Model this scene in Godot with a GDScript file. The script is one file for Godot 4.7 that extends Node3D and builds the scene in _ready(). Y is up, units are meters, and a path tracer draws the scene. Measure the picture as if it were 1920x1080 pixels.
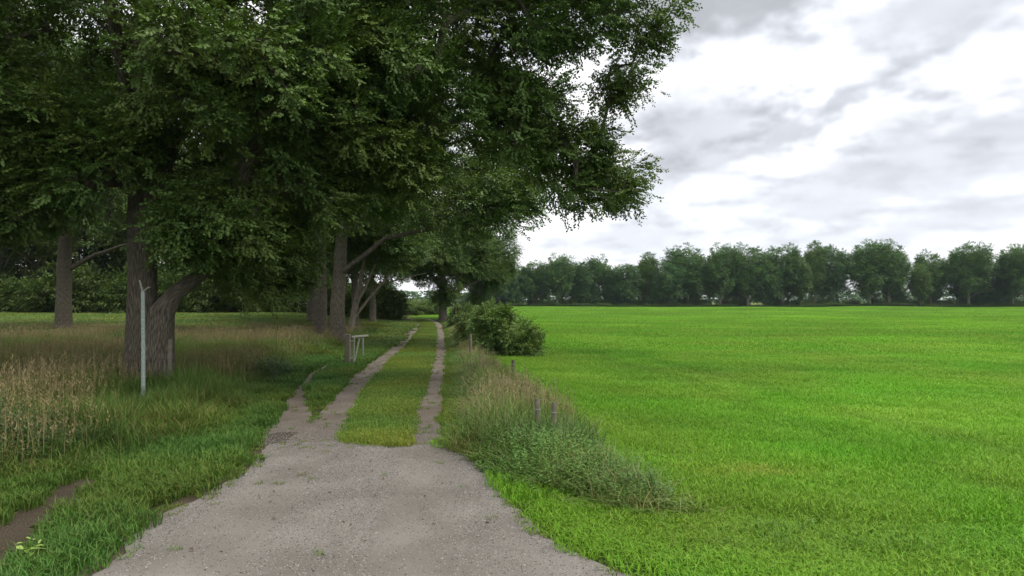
extends Node3D
# A farm lane under oaks, with a meadow at one side and a green field at the other. x right, y up, the camera looks along -z.

var rng := RandomNumberGenerator.new()
var hills_noise := FastNoiseLite.new()
var patch_noise := FastNoiseLite.new()
var edge_noise := FastNoiseLite.new()
var used_names := {}
var M := {}

# ---------------------------------------------------------------- small helpers
func rnd(a: float, b: float) -> float:
	return rng.randf_range(a, b)

func numbered(called: String) -> String:
	if not used_names.has(called):
		used_names[called] = 0
		return called
	used_names[called] += 1
	return "%s_%03d" % [called, used_names[called]]

func tag(o: Node, label: String, category: String, group := "", kind := "") -> void:
	o.set_meta("label", label)
	o.set_meta("category", category)
	if group: o.set_meta("group", group)
	if kind: o.set_meta("kind", kind)

func thing(called: String, at: Vector3, label: String, category: String, group := "") -> Node3D:
	var o := Node3D.new()
	o.name = numbered(called)
	add_child(o)
	o.position = at
	rng.seed = hash(label)
	tag(o, label, category, group)
	return o

func part(parent: Node, called: String, m: Mesh, mat: Material) -> MeshInstance3D:
	var o := MeshInstance3D.new()
	o.name = called
	o.mesh = m
	o.material_override = mat
	parent.add_child(o, true)
	return o

func mesh_of(v: PackedVector3Array, idx: PackedInt32Array, nrm = null, col = null, uv = null) -> ArrayMesh:
	var a := []
	a.resize(Mesh.ARRAY_MAX)
	a[Mesh.ARRAY_VERTEX] = v
	a[Mesh.ARRAY_INDEX] = idx
	if nrm != null: a[Mesh.ARRAY_NORMAL] = nrm
	if col != null: a[Mesh.ARRAY_COLOR] = col
	if uv != null: a[Mesh.ARRAY_TEX_UV] = uv
	var m := ArrayMesh.new()
	m.add_surface_from_arrays(Mesh.PRIMITIVE_TRIANGLES, a)
	return m

func srgb(r: float, g: float, b: float) -> Color:
	return Color(r, g, b).linear_to_srgb()

func noise_tex(freq: float, lo: Color, hi: Color, size := 512, octaves := 4, kind := FastNoiseLite.TYPE_SIMPLEX_SMOOTH, seed_ := 1) -> NoiseTexture2D:
	var n := FastNoiseLite.new()
	n.noise_type = kind
	n.frequency = freq
	n.fractal_octaves = octaves
	n.fractal_type = FastNoiseLite.FRACTAL_FBM if octaves > 1 else FastNoiseLite.FRACTAL_NONE
	n.seed = seed_
	var t := NoiseTexture2D.new()
	t.width = size
	t.height = size
	t.seamless = true
	t.noise = n
	var g := Gradient.new()
	g.offsets = PackedFloat32Array([0.15, 0.85])
	g.colors = PackedColorArray([lo, hi])
	t.color_ramp = g
	return t

func leaf_mat(back: Color, rough := 0.55, spec := 0.4) -> StandardMaterial3D:
	var m := StandardMaterial3D.new()
	m.vertex_color_use_as_albedo = true
	m.roughness = rough
	m.metallic_specular = spec
	m.cull_mode = BaseMaterial3D.CULL_DISABLED
	m.backlight_enabled = true
	m.backlight = back
	return m

# ---------------------------------------------------------------- the lay of the land (d = metres in front of the camera)
const LANE := [[2.0, -1.6], [8.0, -2.1], [11.7, -2.49], [15.9, -3.0], [22.8, -3.72], [35.9, -4.95], [54.9, -7.05], [71.0, -9.1], [90.0, -12.6], [110.0, -18.0]]

func table(t: Array, d: float) -> float:
	var n := t.size()
	if d <= t[0][0]: return t[0][1]
	for i in range(1, n):
		if d < t[i][0]:
			var k: float = (d - t[i - 1][0]) / (t[i][0] - t[i - 1][0])
			var a: float = t[maxi(i - 2, 0)][1]
			var b: float = t[mini(i + 1, n - 1)][1]
			var p: float = t[i - 1][1]
			var q: float = t[i][1]
			var s: float = t[i][0] - t[i - 1][0]
			var m0: float = (q - a) / (t[i][0] - t[maxi(i - 2, 0)][0]) * s
			var m1: float = (b - p) / (t[mini(i + 1, n - 1)][0] - t[i - 1][0]) * s
			var k2 := k * k
			var k3 := k2 * k
			return (2 * k3 - 3 * k2 + 1) * p + (k3 - 2 * k2 + k) * m0 + (-2 * k3 + 3 * k2) * q + (k3 - k2) * m1
	return t[n - 1][1]

func xc(d: float) -> float:
	return table(LANE, d)

func fence_x(d: float) -> float:
	return xc(d) + 2.55 + 0.5 * clampf((15.0 - d) / 4.0, 0.0, 1.0)

func height(x: float, z: float) -> float:
	var d := -z
	var h := 0.035 * hills_noise.get_noise_2d(x * 6.0, z * 6.0) * smoothstep(4.0, 9.0, d)
	h += 0.5 * hills_noise.get_noise_2d(x * 0.7, z * 0.7) * smoothstep(60.0, 200.0, absf(x) + absf(d))
	var off := xc(clampf(d, 0, 110)) - 3.5 - x
	h += 0.95 * smoothstep(38.0, 88.0, d) * smoothstep(0.0, 14.0, off) * (1.0 - smoothstep(150.0, 260.0, d))
	h += 0.10 * smoothstep(0.5, 3.5, off) * (1.0 - smoothstep(30.0, 50.0, d)) * smoothstep(6.0, 12.0, d)
	return h

const APRON_L := [[3.0, -4.6], [6.05, -3.72], [7.5, -3.96], [9.0, -3.86], [10.5, -3.95], [12.0, -4.2]]
const APRON_R := [[3.0, 5.2], [5.2, 2.0], [6.05, 1.06], [6.42, 0.77], [7.0, 0.45], [7.6, 0.15], [8.3, 0.0], [9.14, -0.22], [10.2, -0.45], [11.1, -0.8], [11.6, -1.2]]
const SPUR := [[10.8, -3.75], [13.2, -4.35], [15.1, -4.85], [18.0, -5.75], [22.8, -6.72], [27.0, -7.05], [33.0, -7.0]]

func spur_half(d: float) -> float:
	return lerpf(0.45, 0.17, smoothstep(12.0, 21.0, d))

func bare(x: float, d: float, grow := 0.0) -> bool:
	var e := 0.10 * edge_noise.get_noise_2d(x * 22.0, d * 22.0) + 0.07 * edge_noise.get_noise_2d(x * 70.0, d * 70.0)
	x += e
	if d < 11.6 - 0.5 * edge_noise.get_noise_2d(x * 26.0, 11.0) + e and d > 0.0 and x > table(APRON_L, d) - grow and x < table(APRON_R, d) + grow: return true
	if d > 11.0 and d < 104.0:
		var c := xc(d)
		var g := gauge(d)
		if absf(x - (c - g)) < 0.43 + grow or absf(x - (c + g)) < 0.34 + grow: return true
	if d > 10.8 and d < 31.0 and absf(x - table(SPUR, d)) < spur_half(d) + grow: return true
	if dirt(x, d) > 0.0: return true
	return false

func gauge(d: float) -> float:
	return 0.95 + 0.2 * smoothstep(11.7, 22.0, d)

func dirt(x: float, d: float) -> float:
	# a worn strip of bare earth beside the left verge
	var a := Vector2(-5.0, 6.0)
	var b := Vector2(-5.9, 9.2)
	var p := Vector2(x, d)
	var t := clampf((p - a).dot(b - a) / (b - a).length_squared(), 0.0, 1.0)
	var r := 0.42 + 0.15 * edge_noise.get_noise_2d(x * 18.0, d * 18.0) - 0.22 * maxf(0.0, t - 0.55)
	return r - (p - (a + (b - a) * t)).length()

# ---------------------------------------------------------------- sheets and tubes
func strip_sheet(rows: Array, lift: float, across: int, edge_drop := 0.03, ragged := 999.0) -> ArrayMesh:
	# rows: [d, x left, x right]; a sheet that follows the ground and dips under it at its edges
	var v := PackedVector3Array()
	var n := PackedVector3Array()
	var idx := PackedInt32Array()
	for r in rows:
		for k in across + 1:
			var t := float(k) / across
			var x: float = lerpf(r[1], r[2], t)
			var y := height(x, -r[0]) + lift
			y += 0.012 * edge_noise.get_noise_2d(x * 30.0, r[0] * 30.0)
			if k == 0 or k == across: y -= edge_drop
			y -= 0.05 * smoothstep(-0.05, 0.06, r[0] - ragged + 0.5 * edge_noise.get_noise_2d(x * 26.0, 11.0) + 0.16 * edge_noise.get_noise_2d(x * 110.0, r[0] * 110.0))
			v.append(Vector3(x, y, -r[0]))
			n.append(Vector3.UP)
	for i in rows.size() - 1:
		for k in across:
			var a := i * (across + 1) + k
			var b := a + across + 1
			idx.append_array([a, b, b + 1, a, b + 1, a + 1])
	return mesh_of(v, idx, n)

func tube(v: PackedVector3Array, n: PackedVector3Array, uv: PackedVector2Array, idx: PackedInt32Array, pts: Array, rad: Array, sides: int, lump := 0.0, cap := false) -> void:
	var last := pts.size() - 1
	var up := Vector3.FORWARD
	var first := v.size()
	var along := 0.0
	var turns := maxf(1.0, roundf(rad[0] * TAU / 0.6))
	for i in pts.size():
		var t: Vector3 = (pts[mini(i + 1, last)] - pts[maxi(i - 1, 0)]).normalized()
		if absf(t.dot(up)) > 0.97: up = Vector3.RIGHT
		var a := (up - t * up.dot(t)).normalized()
		up = a
		var b := t.cross(a)
		if i > 0: along += (pts[i] - pts[i - 1]).length()
		for k in sides + 1:
			var th := TAU * k / sides
			var o := a * cos(th) + b * sin(th)
			var r: float = rad[i]
			if lump > 0.0:
				r *= 1.0 + lump * edge_noise.get_noise_3d(cos(th) * 40.0, sin(th) * 40.0, along * 14.0) + lump * 0.6 * edge_noise.get_noise_3d(cos(th) * 150.0, sin(th) * 150.0, along * 16.0 + 70.0)
			v.append(pts[i] + o * r)
			n.append(o)
			uv.append(Vector2(turns * k / sides, along / 1.6))
	for i in last:
		for k in sides:
			var a2 := first + i * (sides + 1) + k
			var b2 := a2 + sides + 1
			idx.append_array([a2, b2, b2 + 1, a2, b2 + 1, a2 + 1])
	if cap:
		for e in [0, last]:
			var c := v.size()
			v.append(pts[e])
			n.append(((pts[0] - pts[1]) if e == 0 else (pts[last] - pts[last - 1])).normalized())
			uv.append(Vector2.ZERO)
			for k in sides:
				var q: int = first + e * (sides + 1) + k
				if e == 0: idx.append_array([c, q, q + 1])
				else: idx.append_array([c, q + 1, q])

func tube_mesh(pts: Array, rad: Array, sides: int, lump := 0.0, cap := true) -> ArrayMesh:
	var v := PackedVector3Array()
	var n := PackedVector3Array()
	var uv := PackedVector2Array()
	var idx := PackedInt32Array()
	tube(v, n, uv, idx, pts, rad, sides, lump, cap)
	return mesh_of(v, idx, n, null, uv)

func beam_mesh(a: Vector3, b: Vector3, w: float, t: float) -> ArrayMesh:
	# a sawn timber from a to b with worn, bevelled long edges
	var dir := (b - a).normalized()
	var side := dir.cross(Vector3.UP if absf(dir.y) < 0.9 else Vector3.BACK).normalized()
	var up := side.cross(dir)
	var v := PackedVector3Array()
	var idx := PackedInt32Array()
	var c := minf(w, t) * 0.16
	var ring := [Vector2(-w / 2 + c, -t / 2), Vector2(w / 2 - c, -t / 2), Vector2(w / 2, -t / 2 + c), Vector2(w / 2, t / 2 - c), Vector2(w / 2 - c, t / 2), Vector2(-w / 2 + c, t / 2), Vector2(-w / 2, t / 2 - c), Vector2(-w / 2, -t / 2 + c)]
	var st := SurfaceTool.new()
	st.begin(Mesh.PRIMITIVE_TRIANGLES)
	st.set_smooth_group(-1)
	var seg := 4
	for i in seg:
		var p0 := a.lerp(b, float(i) / seg)
		var p1 := a.lerp(b, float(i + 1) / seg)
		for k in 8:
			var q: Vector2 = ring[k]
			var r: Vector2 = ring[(k + 1) % 8]
			var A := p0 + side * q.x + up * q.y
			var B := p0 + side * r.x + up * r.y
			var C := p1 + side * r.x + up * r.y
			var D := p1 + side * q.x + up * q.y
			for x in [A, C, B, A, D, C]: st.add_vertex(x)
	for k in range(1, 7):
		for e in [[a, 0], [b, 1]]:
			var o: Vector3 = e[0]
			var tri := [o + side * ring[0].x + up * ring[0].y, o + side * ring[k].x + up * ring[k].y, o + side * ring[k + 1].x + up * ring[k + 1].y]
			if e[1] == 1: tri.reverse()
			for x in tri: st.add_vertex(x)
	st.generate_normals()
	return st.commit()

# ---------------------------------------------------------------- leaves and blades
func add_leaf(v: PackedVector3Array, c: PackedColorArray, idx: PackedInt32Array, at: Vector3, dir: Vector3, flat: Vector3, length: float, width: float, fold: float, tint: Color) -> void:
	var side := dir.cross(flat).normalized()
	var up := side.cross(dir).normalized()
	var f := v.size()
	v.append(at)
	v.append(at + dir * length * 0.34 + side * width * 0.40 + up * fold * width)
	v.append(at + dir * length * 0.70 + side * width * 0.48 + up * fold * width)
	v.append(at + dir * length - up * fold * width * 0.6)
	v.append(at + dir * length * 0.66 - side * width * 0.5 + up * fold * width)
	v.append(at + dir * length * 0.30 - side * width * 0.38 + up * fold * width)
	v.append(at + dir * length * 0.5)
	for k in 7: c.append(tint)
	for k in 6: idx.append_array([f + 6, f + k, f + (k + 1) % 6])

func leaf_tint(spread: float) -> Color:
	var k := rnd(1.0 - spread, 1.0 + spread)
	return Color(k * rnd(0.9, 1.12), k, k * rnd(0.85, 1.15))

func sprig_mesh(leaves: int, length: float, leaf: float, twig: bool) -> ArrayMesh:
	var v := PackedVector3Array()
	var c := PackedColorArray()
	var idx := PackedInt32Array()
	for i in leaves:
		var t := (i + 0.6) / leaves
		var side := 1.0 if i % 2 else -1.0
		var at := Vector3(t * length, -0.06 * t * t * length + rnd(-0.02, 0.02), rnd(-0.01, 0.01) + side * 0.15 * length * rnd(0.1, 0.9))
		var dir := Vector3(rnd(0.2, 1.0), rnd(-0.6, 0.25), side * rnd(0.2, 1.0)).normalized()
		var flat := Vector3(rnd(-1.0, 1.0), 1.0, rnd(-1.0, 1.0)).normalized()
		var s := leaf * rnd(0.7, 1.2)
		add_leaf(v, c, idx, at, dir, flat, s, s * rnd(0.5, 0.66), rnd(0.02, 0.2), leaf_tint(0.22))
	if twig:
		var f := v.size()
		for p in [Vector3(-0.05, 0, 0), Vector3(-0.05, 0.006, 0.006), Vector3(length, -0.06 * length, 0)]:
			v.append(p)
			c.append(Color(0.7, 0.5, 0.5))
		idx.append_array([f, f + 1, f + 2])
	return mesh_of(v, idx, null, c)

func grass_mesh(radius: float, blades: int, lo: float, hi: float, width: float, lean: float, tints: Array, square := false, vary := 0.2) -> ArrayMesh:
	# a patch of separate blades, each bent at half its length
	var v := PackedVector3Array()
	var c := PackedColorArray()
	var idx := PackedInt32Array()
	for i in blades:
		var p := Vector3.ZERO
		if square: p = Vector3(rnd(-radius, radius), 0, rnd(-radius, radius))
		else:
			var a := rnd(0, TAU)
			var r := radius * sqrt(rng.randf())
			p = Vector3(cos(a) * r, 0, sin(a) * r)
		var h := rnd(lo, hi)
		var th := rnd(0, TAU)
		var out := Vector3(cos(th), 0, sin(th))
		var sd := Vector3(-sin(th), 0, cos(th)).rotated(Vector3.UP, rnd(-0.8, 0.8)) * width * rnd(0.7, 1.3) * 0.5
		var l := lean * rnd(0.2, 1.2)
		var mid := p + Vector3.UP * h * 0.55 + out * h * l * 0.3
		var tip := p + Vector3.UP * h * (1.0 - 0.25 * l) + out * h * l
		var f := v.size()
		v.append_array([p - sd - Vector3.UP * 0.03, p + sd - Vector3.UP * 0.03, mid - sd * 0.8, mid + sd * 0.8, tip])
		var t: Color = tints[rng.randi() % tints.size()]
		var k := rnd(1.0 - vary, 1.0 + vary)
		t = Color(t.r * k, t.g * k, t.b * k)
		for q in 5: c.append(t)
		idx.append_array([f, f + 1, f + 3, f, f + 3, f + 2, f + 2, f + 3, f + 4])
	return mesh_of(v, idx, null, c)

func stalk_mesh(radius: float, stalks: int, lo: float, hi: float, stem: Color, head: Color, head_len: float, head_w: float) -> ArrayMesh:
	# flowering grass stalks: a thin stem and a loose seed head of small scales
	var v := PackedVector3Array()
	var c := PackedColorArray()
	var idx := PackedInt32Array()
	for i in stalks:
		var a := rnd(0, TAU)
		var r := radius * sqrt(rng.randf())
		var p := Vector3(cos(a) * r, -0.03, sin(a) * r)
		var h := rnd(lo, hi)
		var th := rnd(0, TAU)
		var out := Vector3(cos(th), 0, sin(th)) * h * rnd(0.02, 0.28)
		var top := p + Vector3.UP * h + out
		var sd := Vector3(-sin(th), 0, cos(th)) * 0.0035
		var f := v.size()
		var k := rnd(0.75, 1.25)
		var st := Color(stem.r * k, stem.g * k, stem.b * k)
		var hd := Color(head.r * k, head.g * k, head.b * k)
		var mid := p.lerp(top, 0.55) - out * 0.2
		v.append_array([p - sd, p + sd, mid - sd, mid + sd, top - sd * 0.5, top + sd * 0.5])
		for q in 6: c.append(st)
		idx.append_array([f, f + 1, f + 3, f, f + 3, f + 2, f + 2, f + 3, f + 5, f + 2, f + 5, f + 4])
		for q in 7:
			var t := q / 7.0
			var at := top - Vector3.UP * head_len * t
			var dir := Vector3(rnd(-1, 1), rnd(0.4, 1.6), rnd(-1, 1)).normalized()
			var s2 := dir.cross(Vector3(rnd(-1, 1), 0.2, rnd(-1, 1))).normalized() * head_w * 0.5
			var g := v.size()
			var len := head_len * rnd(0.25, 0.45)
			v.append_array([at, at + dir * len * 0.5 + s2, at + dir * len, at + dir * len * 0.5 - s2])
			for w in 4: c.append(hd)
			idx.append_array([g, g + 1, g + 2, g, g + 2, g + 3])
	return mesh_of(v, idx, null, c)

func weed_mesh(radius: float, stems: int, lo: float, hi: float, leaf: float, tint: Color) -> ArrayMesh:
	# leafy upright stems with crosswise pairs of pointed leaves
	var v := PackedVector3Array()
	var c := PackedColorArray()
	var idx := PackedInt32Array()
	for i in stems:
		var a := rnd(0, TAU)
		var r := radius * sqrt(rng.randf())
		var p := Vector3(cos(a) * r, -0.02, sin(a) * r)
		var h := rnd(lo, hi)
		var lean := Vector3(rnd(-0.3, 0.3), 0, rnd(-0.3, 0.3)) * h
		var pairs := int(h / 0.06)
		for q in pairs:
			var t := (q + 1.0) / pairs
			var at := p + Vector3.UP * h * t + lean * t * t
			var th := a * 3.0 + q * 1.57 + rnd(-0.3, 0.3)
			for s in [0.0, PI]:
				var dir := Vector3(cos(th + s), rnd(-0.45, 0.35), sin(th + s)).normalized()
				var sz: float = leaf * rnd(0.7, 1.15) * (1.0 - 0.45 * t * t)
				var k := rnd(0.78, 1.22)
				add_leaf(v, c, idx, at, dir, (Vector3.UP + Vector3(rnd(-0.4, 0.4), 0, rnd(-0.4, 0.4))).normalized(), sz, sz * 0.42, 0.1, Color(tint.r * k, tint.g * k, tint.b * k))
		var f := v.size()
		var top := p + Vector3.UP * h + lean
		v.append_array([p + Vector3(-0.004, 0, 0), p + Vector3(0.004, 0, 0), top])
		for w in 3: c.append(Color(tint.r * 0.9, tint.g * 0.8, tint.b * 0.7))
		idx.append_array([f, f + 1, f + 2])
	return mesh_of(v, idx, null, c)

func copies(parent: Node, called: String, m: Mesh, mat: Material, where: Array, tints: PackedColorArray) -> MultiMeshInstance3D:
	var mm := MultiMesh.new()
	mm.transform_format = MultiMesh.TRANSFORM_3D
	mm.use_colors = true
	mm.mesh = m
	mm.instance_count = where.size()
	for i in where.size():
		mm.set_instance_transform(i, where[i])
		mm.set_instance_color(i, tints[i])
	var o := MultiMeshInstance3D.new()
	o.name = called
	o.multimesh = mm
	o.material_override = mat
	parent.add_child(o, true)
	return o

func stuff(called: String, label: String, category: String, m: Mesh, mat: Material, where: Array, tints: PackedColorArray) -> void:
	if where.is_empty(): return
	var o := copies(self, numbered(called), m, mat, where, tints)
	tag(o, label, category, "", "stuff")

# rule: Callable(x, d) -> how large the copy is (0: none); tint: Callable(x, d) -> Color
func scatter(called: String, label: String, category: String, m: Mesh, mat: Material, d0: float, d1: float, left: Callable, right: Callable, step: float, rule: Callable, tint: Callable) -> void:
	rng.seed = hash(label)
	var where := []
	var tints := PackedColorArray()
	var d := d0
	while d < d1:
		var x: float = left.call(d)
		var x1: float = right.call(d)
		while x < x1:
			var px := x + rnd(-0.5, 0.5) * step
			var pd := d + rnd(-0.5, 0.5) * step
			var s: float = rule.call(px, pd)
			if s > 0.0:
				var b := Basis(Vector3.UP, rnd(0, TAU)).scaled(Vector3(1.0, s * rnd(0.8, 1.2), 1.0) * rnd(0.85, 1.15))
				where.append(Transform3D(b, Vector3(px, height(px, -pd), -pd)))
				tints.append(tint.call(px, pd))
			x += step
		d += step
	stuff(called, label, category, m, mat, where, tints)

# ---------------------------------------------------------------- trees
# spec: base, trunk [[point, radius]...], limbs [[[point, radius]...]...], crowns [[centre, radii, clumps]...], clump [r lo, r hi, sprigs], sprig mesh, tint, bark
func grow(o: Node3D, s: Dictionary) -> void:
	var pos := PackedVector3Array()
	var par := PackedInt32Array()
	var thick := PackedFloat32Array()
	var chains := []
	var skeleton: Array = [s.trunk] + s.limbs
	for ci in skeleton.size():
		var chain: Array = skeleton[ci]
		var ids := []
		var prev := -1
		if ci > 0 and not s.get("from_ground", []).has(ci):
			var best := 1e9
			for k in pos.size():
				var dd := pos[k].distance_squared_to(chain[0][0])
				if dd < best:
					best = dd
					prev = k
		for k in chain.size():
			var steps := 1
			if k > 0: steps = maxi(1, int((chain[k][0] - chain[k - 1][0]).length() / s.get("grain", 0.7)))
			for q in steps:
				var t := float(q + 1) / steps
				var p: Vector3 = chain[k][0]
				var r: float = chain[k][1]
				if k > 0:
					p = (chain[k - 1][0] as Vector3).lerp(chain[k][0], t)
					r = lerpf(chain[k - 1][1], chain[k][1], t)
					if t < 0.99: p += Vector3(rnd(-1, 1), rnd(-1, 1), rnd(-1, 1)) * (0.012 if r > 0.25 else 0.05) * minf(1.0, 0.3 + r * 2.0)
				pos.append(p)
				par.append(prev)
				thick.append(r)
				prev = pos.size() - 1
				ids.append(prev)
		chains.append(ids)
	# clumps of leaves, nearest to the trunk first
	var clumps := []
	for e in s.crowns:
		for k in e[2]:
			var dir := Vector3(rnd(-1, 1), rnd(-1, 1), rnd(-1, 1))
			while dir.length() > 1.0 or dir.length() < 0.05: dir = Vector3(rnd(-1, 1), rnd(-1, 1), rnd(-1, 1))
			dir = dir.normalized() * pow(rng.randf(), s.get("fill", 0.42)) * rnd(0.82, 1.08)
			var c: Vector3 = e[0] + dir * e[1]
			if c.y + (o.position.y) > s.get("floor", 1.6): clumps.append(c)
	var heart: Vector3 = s.trunk[s.trunk.size() / 2][0]
	clumps.sort_custom(func(a, b): return a.distance_squared_to(heart) < b.distance_squared_to(heart))
	var first_leafy: int = s.get("first_node", 3)
	var fine_from := chains.size()
	var ends := PackedInt32Array()
	var keep := []
	for c in clumps:
		var best := 1e9
		var at := -1
		for k in range(first_leafy, pos.size()):
			var q := pos[k]
			var dd: float = q.distance_to(c) + 0.35 * maxf(0.0, q.y - c.y)
			if dd < best:
				best = dd
				at = k
		if best > s.get("reach", 5.0): continue
		var p0 := pos[at]
		var n := clampi(int(best / 0.8), 1, 6)
		var ids := [at]
		var prev := at
		var bow: Vector3 = Vector3(rnd(-1, 1), rnd(0.0, 1.2), rnd(-1, 1)) * best * 0.14
		for q in range(1, n + 1):
			var t := float(q) / n
			pos.append(p0.lerp(c, t) + bow * sin(t * PI) + Vector3(rnd(-1, 1), rnd(-1, 1), rnd(-1, 1)) * 0.07 * best / n)
			par.append(prev)
			thick.append(0.0)
			prev = pos.size() - 1
			ids.append(prev)
		chains.append(ids)
		ends.append(prev)
		keep.append(pos[prev])
	# branches thicken with what they carry
	var carried := PackedFloat32Array()
	carried.resize(pos.size())
	for e in ends: carried[e] += 1.0
	for k in range(pos.size() - 1, -1, -1):
		if par[k] >= 0: carried[par[k]] += carried[k]
	var r0: float = s.get("twig", 0.014)
	for k in pos.size(): thick[k] = maxf(thick[k], minf(r0 * pow(maxf(carried[k], 0.6), 0.48), 0.22) if thick[k] == 0.0 else thick[k])
	var v := PackedVector3Array()
	var n2 := PackedVector3Array()
	var uv := PackedVector2Array()
	var idx := PackedInt32Array()
	for ci in chains.size():
		var ids: Array = chains[ci]
		var pts := []
		var rad := []
		for k in ids:
			pts.append(pos[k])
			rad.append(thick[k])
		if pts.size() < 2: continue
		if ci < fine_from:
			var sides: int = s.get("sides", 14)
			part(o, "trunk" if ci == 0 else "limb", tube_mesh(pts, rad, sides if ci == 0 else maxi(7, sides - 5), s.get("lump", 0.10), true), s.bark)
		else:
			rad[0] = minf(rad[0], rad[1] * 1.5)
			tube(v, n2, uv, idx, pts, rad, 6 if rad[1] > 0.05 else 4)
	if v.size():
		var br := part(o, "branchwork", mesh_of(v, idx, n2, null, uv), s.bark)
		br.set_meta("kind", "stuff")
	var where := []
	var tints := PackedColorArray()
	var per: int = s.clump[2]
	var tint: Color = s.tint
	var scale_: float = s.get("leaf_scale", 1.0)
	for c in keep:
		var cr := rnd(s.clump[0], s.clump[1])
		var away: Vector3 = (c - heart)
		away.y *= 0.4
		away = away.normalized()
		var k := rnd(0.86, 1.15)
		var warm := rnd(0.9, 1.13)
		var ct := Color(tint.r * k * warm, tint.g * k, tint.b * k / warm)
		var many := int(per * rnd(0.6, 1.25))
		for q in many:
			var dir := Vector3(rnd(-1, 1), rnd(-1, 1), rnd(-1, 1)).normalized()
			var off := dir * Vector3(cr, cr * 0.8, cr) * pow(rng.randf(), 0.6) * rnd(0.7, 1.25)
			var x: Vector3 = (dir * 0.8 + away * 0.7 + Vector3(0, -0.25, 0) + Vector3(rnd(-1, 1), rnd(-0.9, 0.7), rnd(-1, 1)) * 0.8).normalized()
			var up := (Vector3.UP + Vector3(rnd(-1, 1), 0, rnd(-1, 1)) * 0.5).normalized()
			var z: Vector3 = x.cross(up).normalized()
			var y: Vector3 = z.cross(x)
			var sc := scale_ * rnd(0.75, 1.25)
			where.append(Transform3D(Basis(x * sc, y * sc, z * sc), c + off))
			var j := rnd(0.85, 1.15)
			tints.append(Color(ct.r * j, ct.g * j, ct.b * j))
	copies(o, "crown", s.sprig, s.leaf, where, tints).set_meta("kind", "stuff")

func copy_of(src: Node3D, at: Vector3, turn: float, size: Vector3, label: String, group := "") -> Node3D:
	var o: Node3D = src.duplicate()
	var stem := String(src.name)
	if stem.length() > 4 and stem[stem.length() - 4] == "_" and stem.right(3).is_valid_int(): stem = stem.left(-4)
	o.name = numbered(stem)
	add_child(o)
	o.position = at
	o.rotation.y = turn
	o.scale = size
	o.set_meta("label", label)
	if group: o.set_meta("group", group)
	return o

func onto(x: float, d: float, sink := 0.05) -> Vector3:
	return Vector3(x, height(x, -d) - sink, -d)

func rounded_tree(called: String, at: Vector3, label: String, category: String, group: String, h: float, r: float, base: float, trunk_r: float, clumps: int, clump: Array, sprig: Mesh, leaf_scale: float, tint: Color, bark: Material, opts := {}) -> Node3D:
	# a broad tree: a trunk that runs up into the crown, six to eight boughs, and several overlapping lobes of foliage
	var o := thing(called, at, label, category, group)
	var trunk := [[Vector3(0, 0, 0), trunk_r * 1.45], [Vector3(rnd(-0.05, 0.05), h * 0.02 + 0.2, 0), trunk_r * 1.12], [Vector3(rnd(-0.1, 0.1), h * 0.12, rnd(-0.1, 0.1)), trunk_r], [Vector3(rnd(-0.3, 0.3), h * 0.35, rnd(-0.3, 0.3)), trunk_r * 0.75], [Vector3(rnd(-0.5, 0.5), h * 0.65, rnd(-0.5, 0.5)), trunk_r * 0.42], [Vector3(rnd(-0.5, 0.5), h * 0.93, rnd(-0.5, 0.5)), 0.03]]
	var limbs := []
	var n: int = opts.get("limbs", 7)
	for k in n:
		var a := TAU * k / n + rnd(-0.4, 0.4)
		var y0: float = lerpf(base * 0.9, h * 0.6, float(k * 3 % n) / n)
		var out := Vector3(cos(a), 0, sin(a))
		var len := r * rnd(0.6, 0.85) * (1.0 - 0.35 * (y0 - base) / h)
		var rise := rnd(0.25, 0.6) * len
		limbs.append([[Vector3(0, y0, 0), trunk_r * 0.42], [out * len * 0.35 + Vector3.UP * (y0 + rise * 0.5), trunk_r * 0.3], [out * len * 0.7 + Vector3.UP * (y0 + rise * 0.8), trunk_r * 0.18], [out * len + Vector3.UP * (y0 + rise), 0.03]])
	var mid := (h + base) * 0.5
	var crowns := [[Vector3(0, mid, 0), Vector3(r * 0.78, (h - base) * 0.47, r * 0.78), int(clumps * 0.5)]]
	var lobes: int = opts.get("lobes", 6)
	for k in lobes:
		var a := TAU * k / lobes + rnd(-0.5, 0.5)
		var y := lerpf(base + (h - base) * 0.2, h * 0.82, rng.randf())
		var fall := 1.0 - 0.5 * absf(y - mid) / (h - base)
		crowns.append([Vector3(cos(a) * r * 0.55 * fall, y, sin(a) * r * 0.55 * fall), Vector3(r * rnd(0.34, 0.5), (h - base) * rnd(0.14, 0.22), r * rnd(0.34, 0.5)), int(clumps * 0.5 / lobes)])
	for e in opts.get("more", []): crowns.append(e)
	for e in opts.get("more_limbs", []): limbs.append(e)
	var s := {"trunk": trunk, "limbs": limbs, "crowns": crowns, "clump": clump, "sprig": sprig, "leaf_scale": leaf_scale, "tint": tint, "bark": bark, "leaf": M.leaf, "floor": opts.get("floor", 1.4), "reach": opts.get("reach", r * 0.8), "grain": opts.get("grain", 0.9), "sides": opts.get("sides", 12), "fill": opts.get("fill", 0.42), "twig": opts.get("twig", 0.018), "lump": opts.get("lump", 0.12)}
	grow(o, s)
	return o

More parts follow.
